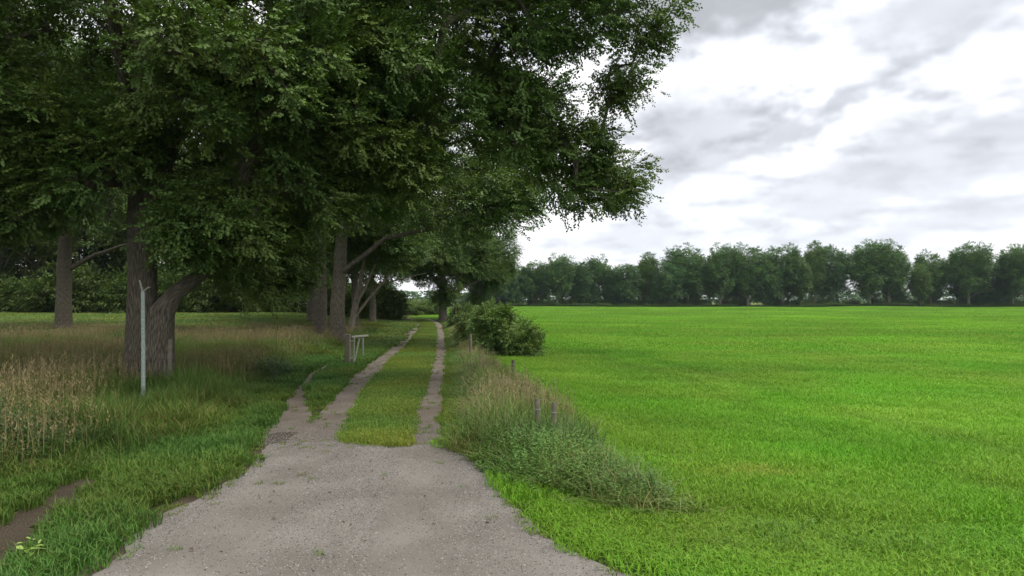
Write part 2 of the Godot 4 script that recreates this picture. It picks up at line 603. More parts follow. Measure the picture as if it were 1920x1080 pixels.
func shrub(called: String, at: Vector3, label: String, category: String, group: String, rx: float, h: float, rz: float, clumps: int, clump: Array, sprig: Mesh, leaf_scale: float, tint: Color, bark: Material) -> Node3D:
	var o := thing(called, at, label, category, group)
	var limbs := []
	for k in 6:
		var a := TAU * k / 6.0 + rnd(-0.4, 0.4)
		limbs.append([[Vector3(cos(a) * 0.08, 0.0, sin(a) * 0.08), 0.035], [Vector3(cos(a) * rx * 0.3, h * 0.35, sin(a) * rz * 0.3), 0.025], [Vector3(cos(a) * rx * 0.6, h * 0.7, sin(a) * rz * 0.6), 0.012]])
	var trunk := [[Vector3.ZERO, 0.05], [Vector3(0.03, h * 0.4, 0), 0.035], [Vector3(0, h * 0.8, 0.04), 0.012]]
	var crowns := [[Vector3(0, h * 0.5, 0), Vector3(rx * 0.85, h * 0.46, rz * 0.85), int(clumps * 0.6)], [Vector3(0, h * 0.22, 0), Vector3(rx * 0.95, h * 0.2, rz * 0.95), int(clumps * 0.3)]]
	for k in 5:
		var a := rnd(0, TAU)
		crowns.append([Vector3(cos(a) * rx * 0.55, h * rnd(0.3, 0.75), sin(a) * rz * 0.55), Vector3(rx * 0.42, h * 0.26, rz * 0.42), int(clumps * 0.08)])
	grow(o, {"trunk": trunk, "limbs": limbs, "crowns": crowns, "clump": clump, "sprig": sprig, "leaf_scale": leaf_scale, "tint": tint, "bark": bark, "leaf": M.leaf, "floor": 0.1, "reach": 4.0, "grain": 0.4, "sides": 8, "first_node": 1, "twig": 0.006, "fill": 0.45, "lump": 0.05})
	return o

# ---------------------------------------------------------------- sky
func make_sky() -> Sky:
	var W := 2048
	var H := 1024
	var im := Image.create(W, H, false, Image.FORMAT_RGBF)
	var big := FastNoiseLite.new()
	big.noise_type = FastNoiseLite.TYPE_SIMPLEX_SMOOTH
	big.frequency = 0.55
	big.fractal_octaves = 5
	big.fractal_gain = 0.52
	big.seed = 11
	var fine := FastNoiseLite.new()
	fine.noise_type = FastNoiseLite.TYPE_SIMPLEX_SMOOTH
	fine.frequency = 5.0
	fine.fractal_octaves = 4
	fine.seed = 5
	var soft := FastNoiseLite.new()
	soft.noise_type = FastNoiseLite.TYPE_SIMPLEX_SMOOTH
	soft.frequency = 0.8
	soft.fractal_octaves = 6
	soft.fractal_gain = 0.6
	soft.seed = 77
	# grey cloud banks: azimuth, elevation (degrees), half width, half height, slope, depth
	var banks := [
		[20.5, 24.0, 11.0, 2.6, 0.14, 0.9], [36.0, 21.5, 7.0, 3.4, 0.2, 0.5], [15.6, 12.6, 4.6, 3.4, -0.1, 0.5], [27.2, 15.2, 2.6, 1.2, 0.3, 0.6], [22.5, 13.2, 3.8, 1.2, 0.35, 0.55],
		[34.0, 11.0, 8.0, 2.4, 0.1, 0.5], [28.5, 8.4, 9.0, 1.5, 0.08, 0.55], [10.0, 5.6, 6.0, 1.3, 0.06, 0.5], [33.0, 6.0, 9.0, 1.2, 0.12, 0.42], [12.0, 9.5, 3.4, 1.8, 0.15, 0.4], [-20.0, 15.0, 14.0, 3.0, 0.1, 0.6], [-45.0, 8.0, 14.0, 2.0, 0.0, 0.6], [3.0, 24.0, 8.0, 3.0, 0.1, 0.45], [26.0, 4.6, 18.0, 1.8, 0.05, 0.22],
	]
	for y in H:
		var el := (0.5 - (y + 0.5) / H) * PI
		if el < -0.03:
			for x in range(0, W): im.set_pixel(x, y, Color(0.28, 0.32, 0.22))
			continue
		var ce := cos(el)
		var se := sin(el)
		for x in W:
			var az := (x + 0.5) / W * TAU
			var dx := sin(az) * ce
			var dz := cos(az) * ce
			var k := 1.0 / (maxf(se, 0.0) + 0.16)
			var b := big.get_noise_2d(dx * k * 1.3, dz * k * 1.3)
			var f := fine.get_noise_3d(dx, se * 2.2, dz)
			var wisp := soft.get_noise_2d(dx * k * 3.0, dz * k * 3.0)
			var grey := smoothstep(-0.05, 0.55, b + 0.22 * f) * 0.85
			var adeg := rad_to_deg(az)
			if adeg > 180.0: adeg -= 360.0
			var edeg := rad_to_deg(el)
			if absf(adeg) < 75.0 and edeg < 40.0:
				var keep := clampf((maxf((absf(adeg) - 52.0) / 20.0, (edeg - 29.0) / 10.0)), 0.0, 1.0)
				var own := 0.0
				adeg += 5.0 * soft.get_noise_3d(dx * 6.0, se * 11.0 + 40.0, dz * 6.0)
				edeg += 2.2 * soft.get_noise_3d(dx * 7.0 + 90.0, se * 13.0, dz * 7.0)
				for q in banks:
					var u: float = (adeg - q[0]) / q[2]
					var w: float = (edeg - q[1] - q[4] * (adeg - q[0])) / q[3]
					var r := u * u + w * w
					if r < 9.0: own = 1.0 - (1.0 - own) * (1.0 - q[5] * smoothstep(0.0, 1.0, exp(-0.8 * r) * 1.25 + 0.55 * wisp))
				grey = lerpf(own + 0.3 * maxf(0.0, wisp) + 0.16 * f + 0.11, grey, keep)
			grey = clampf(grey, 0.0, 1.0)
			# from bright thin cloud to the dull undersides of thick cloud
			var lum := 1.0
			if grey < 0.25: lum = lerpf(0.74, 0.55, grey / 0.25)
			elif grey < 0.6: lum = lerpf(0.55, 0.40, (grey - 0.25) / 0.35)
			else: lum = lerpf(0.40, 0.26, (grey - 0.6) / 0.4)
			lum *= 0.92 + 0.5 * se  # an overcast sky is brightest overhead
			lum = lerpf(lum, 0.425 + (lum - 0.26) * 0.62, smoothstep(13.0, 8.0, rad_to_deg(el)))
			var blue := smoothstep(0.05, 0.6, grey)
			im.set_pixel(x, y, Color(lum * lerpf(0.99, 0.925, blue), lum * lerpf(0.995, 0.965, blue), lum * lerpf(1.0, 1.05, blue)))
	var sm := PanoramaSkyMaterial.new()
	sm.panorama = ImageTexture.create_from_image(im)
	var sky := Sky.new()
	sky.sky_material = sm
	return sky

# ================================================================ the scene
func _ready() -> void:
	rng.seed = 20240
	hills_noise.frequency = 0.02
	hills_noise.seed = 3
	patch_noise.frequency = 0.06
	patch_noise.fractal_octaves = 3
	patch_noise.seed = 8
	edge_noise.frequency = 0.02
	edge_noise.fractal_octaves = 3
	edge_noise.seed = 21

	# camera: the roof of a car stopped at the mouth of the lane
	var cam := Camera3D.new()
	cam.name = "camera"
	add_child(cam)
	cam.position = Vector3(0, 2.5, 0)
	cam.fov = 46.7
	cam.rotation_degrees.x = 1.05
	cam.near = 0.1
	cam.far = 4000.0
	cam.current = true

	var env := Environment.new()
	env.background_mode = Environment.BG_SKY
	env.sky = make_sky()
	env.tonemap_mode = Environment.TONE_MAPPER_LINEAR
	env.tonemap_exposure = 1.95
	env.sdfgi_enabled = true
	env.ssao_enabled = true
	env.ssil_enabled = true
	env.fog_enabled = true
	env.fog_density = 0.00009
	env.fog_light_color = Color(0.86, 0.92, 1.0)
	var we := WorldEnvironment.new()
	we.name = "surroundings"
	we.environment = env
	add_child(we)

	var sun := DirectionalLight3D.new()
	sun.name = "sun"
	sun.light_energy = 0.5
	sun.light_angular_distance = 25.0
	sun.light_color = Color(1.0, 0.97, 0.92)
	sun.shadow_enabled = true
	add_child(sun)
	sun.look_at_from_position(Vector3(30, 55, 16), Vector3.ZERO)

	print("sky ", Time.get_ticks_msec())
	materials()
	land()
	print("land ", Time.get_ticks_msec())
	trees()
	print("trees ", Time.get_ticks_msec())
	woods()
	far_row()
	print("woods ", Time.get_ticks_msec())
	shrubs()
	grasses()
	print("grasses ", Time.get_ticks_msec())
	wooden_things()
	gravel()
	print("done ", Time.get_ticks_msec())

func materials() -> void:
	M.leaf = leaf_mat(Color(0.62, 0.66, 0.30), 0.5, 0.42)
	M.grass = leaf_mat(Color(0.55, 0.6, 0.25), 0.6, 0.3)
	M.dry = leaf_mat(Color(0.3, 0.28, 0.2), 0.8, 0.2)
	var bark := StandardMaterial3D.new()
	bark.albedo_texture = noise_tex(0.03, srgb(0.085, 0.073, 0.055), srgb(0.35, 0.318, 0.25), 512, 5, FastNoiseLite.TYPE_SIMPLEX_SMOOTH, 4)
	bark.uv1_scale = Vector3(0.9, 0.36, 1)
	bark.roughness = 0.95
	bark.metallic_specular = 0.2
	bark.heightmap_enabled = true
	var ridge: NoiseTexture2D = noise_tex(0.02, Color.BLACK, Color.WHITE, 512, 4, FastNoiseLite.TYPE_SIMPLEX_SMOOTH, 9)
	(ridge.noise as FastNoiseLite).fractal_type = FastNoiseLite.FRACTAL_RIDGED
	bark.heightmap_texture = ridge
	bark.heightmap_scale = 8.0
	M.bark = bark
	var pale: StandardMaterial3D = bark.duplicate()
	pale.albedo_texture = noise_tex(0.02, srgb(0.12, 0.10, 0.08), srgb(0.36, 0.32, 0.26), 512, 5, FastNoiseLite.TYPE_SIMPLEX_SMOOTH, 14)
	pale.heightmap_scale = 1.2
	M.pale_bark = pale
	var ground := StandardMaterial3D.new()
	ground.vertex_color_use_as_albedo = true
	ground.albedo_texture = noise_tex(0.02, Color(0.62, 0.62, 0.62), Color(1, 1, 1), 1024, 6, FastNoiseLite.TYPE_SIMPLEX_SMOOTH, 31)
	ground.uv1_triplanar = true
	ground.uv1_world_triplanar = true
	ground.uv1_scale = Vector3(0.23, 0.23, 0.23)
	ground.roughness = 1.0
	ground.metallic_specular = 0.1
	M.ground = ground
	var grit := StandardMaterial3D.new()
	grit.albedo_texture = noise_tex(0.16, srgb(0.168, 0.160, 0.148), srgb(0.33, 0.316, 0.295), 1024, 3, FastNoiseLite.TYPE_CELLULAR, 41)
	grit.uv1_triplanar = true
	grit.uv1_world_triplanar = true
	grit.uv1_scale = Vector3(0.9, 0.9, 0.9)
	grit.roughness = 0.95
	grit.metallic_specular = 0.2
	grit.heightmap_enabled = true
	grit.heightmap_texture = noise_tex(0.16, Color.BLACK, Color.WHITE, 1024, 3, FastNoiseLite.TYPE_CELLULAR, 41)
	grit.heightmap_scale = 0.8
	grit.detail_enabled = true
	grit.detail_blend_mode = BaseMaterial3D.BLEND_MODE_MUL
	grit.detail_uv_layer = BaseMaterial3D.DETAIL_UV_2
	grit.uv2_triplanar = true
	grit.uv2_world_triplanar = true
	grit.uv2_scale = Vector3(0.11, 0.11, 0.11)
	grit.detail_albedo = noise_tex(0.012, Color(0.86, 0.84, 0.82), Color(1.0, 0.99, 0.98), 512, 5, FastNoiseLite.TYPE_SIMPLEX_SMOOTH, 44)
	M.grit = grit
	var track: StandardMaterial3D = grit.duplicate()
	track.albedo_texture = noise_tex(0.05, srgb(0.15, 0.13, 0.11), srgb(0.37, 0.335, 0.30), 1024, 6, FastNoiseLite.TYPE_SIMPLEX_SMOOTH, 51)
	track.heightmap_texture = noise_tex(0.05, Color.BLACK, Color.WHITE, 1024, 6, FastNoiseLite.TYPE_SIMPLEX_SMOOTH, 51)
	track.heightmap_scale = 2.5
	M.track = track
	var soil: StandardMaterial3D = track.duplicate()
	soil.albedo_texture = noise_tex(0.05, srgb(0.055, 0.046, 0.034), srgb(0.18, 0.152, 0.116), 1024, 6, FastNoiseLite.TYPE_SIMPLEX_SMOOTH, 61)
	M.soil = soil
	var asphalt: StandardMaterial3D = grit.duplicate()
	asphalt.albedo_texture = noise_tex(0.2, srgb(0.03, 0.03, 0.03), srgb(0.09, 0.09, 0.088), 512, 3, FastNoiseLite.TYPE_CELLULAR, 71)
	M.asphalt = asphalt
	var wood := StandardMaterial3D.new()
	wood.albedo_texture = noise_tex(0.02, srgb(0.075, 0.065, 0.048), srgb(0.21, 0.19, 0.15), 512, 5, FastNoiseLite.TYPE_SIMPLEX_SMOOTH, 81)
	wood.uv1_triplanar = true
	wood.uv1_scale = Vector3(6, 0.8, 6)
	wood.roughness = 0.9
	M.wood = wood
	var white_wood: StandardMaterial3D = wood.duplicate()
	white_wood.albedo_texture = noise_tex(0.02, srgb(0.13, 0.13, 0.105), srgb(0.31, 0.31, 0.265), 512, 5, FastNoiseLite.TYPE_SIMPLEX_SMOOTH, 82)
	M.white_wood = white_wood
	var metal := StandardMaterial3D.new()
	metal.albedo_texture = noise_tex(0.03, srgb(0.15, 0.19, 0.165), srgb(0.33, 0.40, 0.37), 512, 5, FastNoiseLite.TYPE_SIMPLEX_SMOOTH, 83)
	metal.uv1_triplanar = true
	metal.uv1_scale = Vector3(3, 0.7, 3)
	metal.roughness = 0.55
	M.pole = metal
	var stone := StandardMaterial3D.new()
	stone.vertex_color_use_as_albedo = true
	stone.roughness = 0.85
	stone.metallic_specular = 0.3
	M.stone = stone

# ---------------------------------------------------------------- land
func axis(lo: float, hi: float, fine_lo: float, fine_hi: float, step: float) -> PackedFloat32Array:
	var a := PackedFloat32Array()
	var p := fine_lo
	while p < fine_hi:
		a.append(p)
		p += step
	var s := step
	while p < hi:
		a.append(p)
		s *= 1.12
		p += s
	a.append(hi)
	var b := PackedFloat32Array()
	p = fine_lo
	s = step
	while p > lo:
		s *= 1.12
		p -= s
		b.append(maxf(p, lo))
	b.reverse()
	b.append_array(a)
	return b

func land() -> void:
	var xs := axis(-2500, 2500, -36, 40, 0.6)
	var ds := axis(-400, 3000, 0, 100, 0.6)
	var v := PackedVector3Array()
	var n := PackedVector3Array()
	var c := PackedColorArray()
	var idx := PackedInt32Array()
	for d in ds:
		for x in xs:
			v.append(Vector3(x, height(x, -d), -d))
			n.append(Vector3.UP)
			var dd := clampf(d, 0.0, 110.0)
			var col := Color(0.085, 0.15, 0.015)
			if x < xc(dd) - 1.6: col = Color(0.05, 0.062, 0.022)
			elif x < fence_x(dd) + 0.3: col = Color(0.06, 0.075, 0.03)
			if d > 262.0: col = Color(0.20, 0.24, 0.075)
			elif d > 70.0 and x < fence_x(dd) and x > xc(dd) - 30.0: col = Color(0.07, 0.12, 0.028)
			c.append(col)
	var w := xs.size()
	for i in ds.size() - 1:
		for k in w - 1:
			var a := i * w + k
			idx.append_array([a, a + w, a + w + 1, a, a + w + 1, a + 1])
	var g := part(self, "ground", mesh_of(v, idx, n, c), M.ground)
	g.set_meta("kind", "structure")
	# the gravelled mouth of the lane
	var rows := []
	var d := 3.0
	while d < 12.3:
		var e1 := 0.10 * edge_noise.get_noise_2d(d * 60.0, 5.0) + 0.05 * edge_noise.get_noise_2d(d * 200.0, 50.0)
		var e2 := 0.10 * edge_noise.get_noise_2d(d * 60.0, 95.0) + 0.05 * edge_noise.get_noise_2d(d * 200.0, 150.0)
		rows.append([d, table(APRON_L, d) - 0.12 + e1, table(APRON_R, d) + 0.06 + e2])
		d += 0.1
	var ap := part(self, "gravel_road", strip_sheet(rows, 0.016, 70, 0.03, 11.68), M.grit)
	ap.set_meta("kind", "structure")
	var road_rows := []
	d = -3.2
	while d < 3.05:
		road_rows.append([d, -60.0, 60.0])
		d += 0.4
	part(self, "road", strip_sheet(road_rows, 0.03, 60, 0.0), M.asphalt).set_meta("kind", "structure")
	# two wheel tracks and a trodden spur to the gate
	for s in [-1.0, 1.0]:
		rows = []
		d = 11.45
		while d < 103.0:
			var m: float = xc(d) + s * gauge(d)
			var hw := (0.47 if s < 0 else 0.37) + 0.07 * edge_noise.get_noise_2d(d * 40.0, 300.0 * s)
			rows.append([d, m - hw + 0.03 * edge_noise.get_noise_2d(d * 90.0, 30.0 * s), m + hw + 0.03 * edge_noise.get_noise_2d(d * 90.0, 60.0 * s)])
			d += 0.18
		part(self, "track" if s < 0 else "track_001", strip_sheet(rows, 0.012, 8), M.track).set_meta("kind", "structure")
	rows = []
	d = 10.9
	while d < 31.0:
		var m2 := table(SPUR, d)
		var hw2 := spur_half(d) * 1.15 + 0.05 * edge_noise.get_noise_2d(d * 90.0, 700.0)
		rows.append([d, m2 - hw2, m2 + hw2])
		d += 0.15
	part(self, "path", strip_sheet(rows, 0.008, 6), M.track).set_meta("kind", "structure")
	rows = []
	d = 4.4
	while d < 12.6:
		var e3 := 0.16 * edge_noise.get_noise_2d(d * 50.0, 400.0) + 0.06 * edge_noise.get_noise_2d(d * 220.0, 450.0)
		rows.append([d, table(APRON_L, d) - 0.36 + e3, table(APRON_L, d) + 0.3])
		d += 0.1
	part(self, "bare_ground_001", strip_sheet(rows, 0.009, 6), M.soil).set_meta("kind", "structure")
	# the bare strip in the verge
	rows = []
	d = 5.4
	while d < 9.7:
		var lo := 99.0
		var hi := -99.0
		var x := -7.5
		while x < -3.9:
			if dirt(x, d) > -0.12:
				lo = minf(lo, x)
				hi = maxf(hi, x)
			x += 0.03
		if hi > lo: rows.append([d, lo, hi])
		d += 0.08
	part(self, "bare_ground", strip_sheet(rows, 0.006, 10), M.soil).set_meta("kind", "structure")

# ---------------------------------------------------------------- trees near the lane
func trees() -> void:
	rng.seed = 11
	var oak_sprig := sprig_mesh(23, 0.36, 0.078, true)
	var mid_sprig := sprig_mesh(19, 0.5, 0.115, false)
	M.oak_sprig = oak_sprig
	M.mid_sprig = mid_sprig
	var oak_tint := Color(0.092, 0.158, 0.032)
	# the old oak beside the pole
	var o := thing("oak_tree", onto(-9.06, 16.8), "old twin-stemmed oak behind the pale pole, spreading over the lane", "tree")
	grow(o, {
		"trunk": [[Vector3(-0.30, -0.05, 0), 0.66], [Vector3(-0.30, 0.3, 0), 0.47], [Vector3(-0.28, 1.2, 0), 0.36], [Vector3(-0.25, 2.8, 0), 0.335], [Vector3(-0.35, 5.0, -0.1), 0.29], [Vector3(-0.5, 8.0, -0.2), 0.24], [Vector3(-0.2, 12.0, 0), 0.16], [Vector3(0, 15.5, 0), 0.05]],
		"limbs": [
			[[Vector3(0.26, -0.05, 0.12), 0.50], [Vector3(0.25, 0.4, 0.12), 0.38], [Vector3(0.24, 1.5, 0.1), 0.345], [Vector3(0.3, 2.2, 0.08), 0.31], [Vector3(0.62, 2.65, 0.04), 0.21], [Vector3(1.2, 3.15, -0.1), 0.16], [Vector3(2.0, 3.95, -0.3), 0.14], [Vector3(3.2, 5.1, -0.5), 0.145], [Vector3(4.8, 6.5, -0.8), 0.12], [Vector3(8.0, 7.6, -1.6), 0.085], [Vector3(11.0, 7.0, -2.2), 0.035]],
			[[Vector3(-0.2, 4.6, 0), 0.22], [Vector3(0.5, 6.2, 0.2), 0.2], [Vector3(1.6, 8.2, 0.2), 0.17], [Vector3(5.0, 10.6, -0.3), 0.12], [Vector3(9.0, 12.0, -0.8), 0.05]],
			[[Vector3(-0.4, 5.8, 0), 0.2], [Vector3(-2.5, 7.4, 0.6), 0.15], [Vector3(-5.5, 8.8, 1.0), 0.08], [Vector3(-7.5, 9.2, 1.4), 0.04]],
			[[Vector3(-0.4, 6.6, 0), 0.19], [Vector3(0.4, 8.0, 2.2), 0.13], [Vector3(1.4, 9.4, 4.6), 0.06]],
			[[Vector3(-0.4, 7.0, -0.1), 0.19], [Vector3(0.2, 8.4, -2.8), 0.13], [Vector3(1.0, 9.6, -5.6), 0.06]],
			[[Vector3(-0.35, 5.0, 0), 0.12], [Vector3(-1.4, 6.2, 0.7), 0.09], [Vector3(-4.0, 7.4, 1.2), 0.04]], [[Vector3(-0.3, 3.6, 0), 0.17], [Vector3(0.25, 5.2, 0.1), 0.15], [Vector3(0.7, 7.4, 0.3), 0.12], [Vector3(1.2, 10.0, 0.5), 0.06]],
			[[Vector3(-0.3, 3.9, 0), 0.13], [Vector3(0.5, 5.2, -1.0), 0.1], [Vector3(2.4, 6.6, -2.6), 0.05]],
		],
		"from_ground": [1],
		"crowns": [
			[Vector3(-0.5, 11.5, -0.6), Vector3(8.3, 6.4, 6.6), 330], [Vector3(6.3, 9.2, -1.6), Vector3(3.6, 4.0, 4.6), 165], [Vector3(11.2, 6.2, -2.2), Vector3(1.5, 1.6, 1.7), 24], [Vector3(-5.0, 7.4, 2.4), Vector3(4.0, 2.6, 3.2), 70], [Vector3(-6.5, 10.5, 1.5), Vector3(4.5, 4.0, 4.0), 90], [Vector3(3.6, 8.0, 2.2), Vector3(3.2, 2.4, 2.6), 64],
			[Vector3(10.1, 10.9, -0.9), Vector3(2.6, 2.0, 2.6), 52], [Vector3(9.0, 13.0, -0.5), Vector3(3.0, 2.0, 2.8), 40], [Vector3(12.6, 9.9, -0.8), Vector3(1.0, 0.6, 1.0), 5], [Vector3(4.0, 6.2, -1.2), Vector3(3.2, 1.9, 3.0), 74], [Vector3(-5.0, 6.6, 0.3), Vector3(4.2, 2.2, 3.8), 80], [Vector3(2.0, 3.9, -2.2), Vector3(1.5, 1.2, 1.8), 38], [Vector3(9.3, 7.6, -2.0), Vector3(1.8, 1.3, 1.8), 26], [Vector3(12.3, 8.5, -1.8), Vector3(0.6, 0.9, 0.8), 6], [Vector3(1.9, 4.2, 0.7), Vector3(1.6, 1.0, 1.1), 36], [Vector3(-3.6, 4.9, 0.8), Vector3(2.6, 1.0, 2.0), 40], [Vector3(-0.8, 6.4, 1.5), Vector3(2.0, 1.4, 1.0), 30],
		],
		"clump": [0.42, 0.92, 58], "sprig": oak_sprig, "tint": oak_tint, "bark": M.bark, "leaf": M.leaf, "floor": 2.5, "reach": 5.5, "sides": 22, "first_node": 9, "grain": 0.45, "lump": 0.13, "twig": 0.015,
	})
	print("oak ", Time.get_ticks_msec())
	var g := "trees along the lane"
	var side := Color(0.090, 0.153, 0.033)
	# two stems standing close together beside the gate
	var a := rounded_tree("lane_tree", onto(-9.5, 36.5), "thick grey trunk just behind the gate post, its crown over the lane", "tree", g, 17.5, 8.5, 6.6, 0.40, 330, [0.6, 1.2, 48], mid_sprig, 1.0, side, M.bark, {"more": [[Vector3(7.2, 8.0, 1.0), Vector3(4.0, 2.4, 4.0), 70], [Vector3(9.5, 9.5, -1.0), Vector3(3.0, 2.6, 3.5), 46]], "more_limbs": [[[Vector3(0, 3.9, 0), 0.17], [Vector3(2.6, 5.9, 0.3), 0.13], [Vector3(6.0, 6.6, 0.6), 0.09], [Vector3(9.5, 8.0, 0.2), 0.03]]], "floor": 5.4})
	print("lane tree ", Time.get_ticks_msec())
	copy_of(a, onto(-11.75, 40.8), 2.4, Vector3(0.9, 1.05, 0.9), "leaning trunk standing close behind the trunk next to the gate", g).rotation.z = 0.05
	var b := rounded_tree("lane_tree", onto(-13.4, 57.0), "dark trunk in shade past the pale leaning stems", "tree", g, 16.0, 7.5, 3.2, 0.32, 260, [0.8, 1.35, 42], mid_sprig, 1.15, side, M.bark, {"floor": 3.3})
	copy_of(b, onto(-14.6, 70.0), 1.9, Vector3(1.05, 1.0, 1.0), "shaded tree at the far end of the row, before the lane bends", g)
	copy_of(b, onto(-19.0, 63.0), 4.0, Vector3(1.1, 1.05, 1.0), "shaded tree standing behind the row, away from the lane", g)
	var d := rounded_tree("lane_tree", onto(-8.3, 80.0), "dark ivy-clad trunk beside the right wheel track where the lane darkens", "tree", g, 16.5, 8.0, 2.6, 0.5, 280, [0.8, 1.35, 44], mid_sprig, 1.2, side, M.bark, {"floor": 2.4, "more": [[Vector3(0, 3.4, 0), Vector3(1.1, 2.0, 1.1), 20], [Vector3(-2.6, 6.4, 0.5), Vector3(2.6, 1.3, 2.4), 40]]})
	copy_of(d, onto(-4.2, 86.0), 2.2, Vector3(0.8, 0.9, 0.8), "smaller tree on the field side of the lane behind the ivy-clad trunk", g)
	# the slim tree in the meadow
	rounded_tree("meadow_tree", onto(-32.2, 48.0), "straight brown trunk standing alone in the meadow left of the oak", "tree", "", 25.0, 8.5, 5.0, 0.48, 330, [0.8, 1.35, 44], mid_sprig, 1.1, side, M.bark, {"floor": 3.4})
	copy_of(a, onto(-29.0, 33.0), 4.1, Vector3(1.0, 1.15, 1.0), "tree whose crown reaches in at the upper left, its trunk out of view", g)
	# pale leaning stems behind the pair
	var p := thing("leaning_tree", onto(-12.0, 49.5), "slender pale-barked stems leaning toward the lane behind the gate", "tree")
	grow(p, {
		"trunk": [[Vector3.ZERO, 0.26], [Vector3(0.25, 1.6, 0), 0.21], [Vector3(0.7, 3.6, 0), 0.17], [Vector3(1.2, 6.0, 0.1), 0.12], [Vector3(1.5, 9.0, 0), 0.05]],
		"limbs": [[[Vector3(0.3, 1.9, 0), 0.13], [Vector3(1.2, 3.6, 0.2), 0.11], [Vector3(2.0, 5.4, 0.3), 0.07], [Vector3(2.8, 7.0, 0.3), 0.03]], [[Vector3(0.2, 1.2, 0), 0.13], [Vector3(1.6, 3.0, -0.3), 0.10], [Vector3(3.3, 5.0, -0.6), 0.05]], [[Vector3(-0.9, -0.05, 0.2), 0.2], [Vector3(-0.8, 2.5, 0.2), 0.17], [Vector3(-0.6, 5.5, 0.1), 0.1]]],
		"from_ground": [3],
		"crowns": [[Vector3(1.5, 8.0, 0), Vector3(4.0, 2.6, 3.6), 100], [Vector3(3.0, 6.6, 0), Vector3(2.4, 1.4, 2.2), 30]], "clump": [0.7, 1.2, 42], "sprig": mid_sprig, "leaf_scale": 1.1, "tint": side, "bark": M.pale_bark, "leaf": M.leaf, "floor": 4.6, "reach": 5.0, "sides": 10, "first_node": 6,
	})

func woods() -> void:
	rng.seed = 12
	# the wood that closes the meadow
	var sprig := sprig_mesh(10, 0.8, 0.3, false)
	M.wood_sprig = sprig
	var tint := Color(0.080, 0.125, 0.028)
	var g := "trees of the wood behind the meadow"
	var nth := ["first", "second", "third", "fourth", "fifth", "sixth", "seventh", "eighth", "ninth", "tenth", "eleventh", "twelfth", "thirteenth"]
	var src := []
	var kinds := [[22.0, 7.0, 3.0], [24.0, 6.6, 3.6]]
	for k in 11:
		var x := -77.0 + k * 5.2 + rnd(-1, 1)
		var d := 86.0 + rnd(-2, 3)
		var label := "dark dense tree of the wood's edge, %s counted from the left" % nth[k]
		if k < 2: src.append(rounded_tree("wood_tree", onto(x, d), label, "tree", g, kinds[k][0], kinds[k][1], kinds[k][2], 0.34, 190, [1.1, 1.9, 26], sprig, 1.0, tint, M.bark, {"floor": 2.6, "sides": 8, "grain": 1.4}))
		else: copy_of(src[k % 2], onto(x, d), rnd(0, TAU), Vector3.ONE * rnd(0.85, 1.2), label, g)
	for k in 9:
		var label := "tree in the second rank of the wood, %s counted from the left" % nth[k]
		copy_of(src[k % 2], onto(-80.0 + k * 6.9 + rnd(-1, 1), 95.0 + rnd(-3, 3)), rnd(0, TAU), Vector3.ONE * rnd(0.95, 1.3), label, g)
	var bush: Node3D
	for k in 12:
		var label := "low dark shrub under the wood's edge, %s counted from the left" % nth[k]
		var at := onto(-74.0 + k * 4.7 + rnd(-0.8, 0.8), 80.5 + rnd(-1.2, 1.2))
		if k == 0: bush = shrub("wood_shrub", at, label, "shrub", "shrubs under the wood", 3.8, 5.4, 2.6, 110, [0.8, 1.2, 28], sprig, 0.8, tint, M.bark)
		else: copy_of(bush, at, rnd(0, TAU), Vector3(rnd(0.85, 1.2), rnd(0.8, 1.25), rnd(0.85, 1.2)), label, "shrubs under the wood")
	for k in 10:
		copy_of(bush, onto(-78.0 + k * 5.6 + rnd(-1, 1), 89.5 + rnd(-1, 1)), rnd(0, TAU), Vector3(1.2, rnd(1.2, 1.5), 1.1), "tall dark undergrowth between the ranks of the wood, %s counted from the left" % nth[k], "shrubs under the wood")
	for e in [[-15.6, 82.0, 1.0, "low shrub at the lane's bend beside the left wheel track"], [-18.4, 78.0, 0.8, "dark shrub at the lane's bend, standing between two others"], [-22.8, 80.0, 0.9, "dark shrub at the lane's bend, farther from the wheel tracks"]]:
		copy_of(bush, onto(e[0], e[1]), rnd(0, TAU), Vector3(0.75, e[2], 0.75), e[3], "shrubs at the bend")

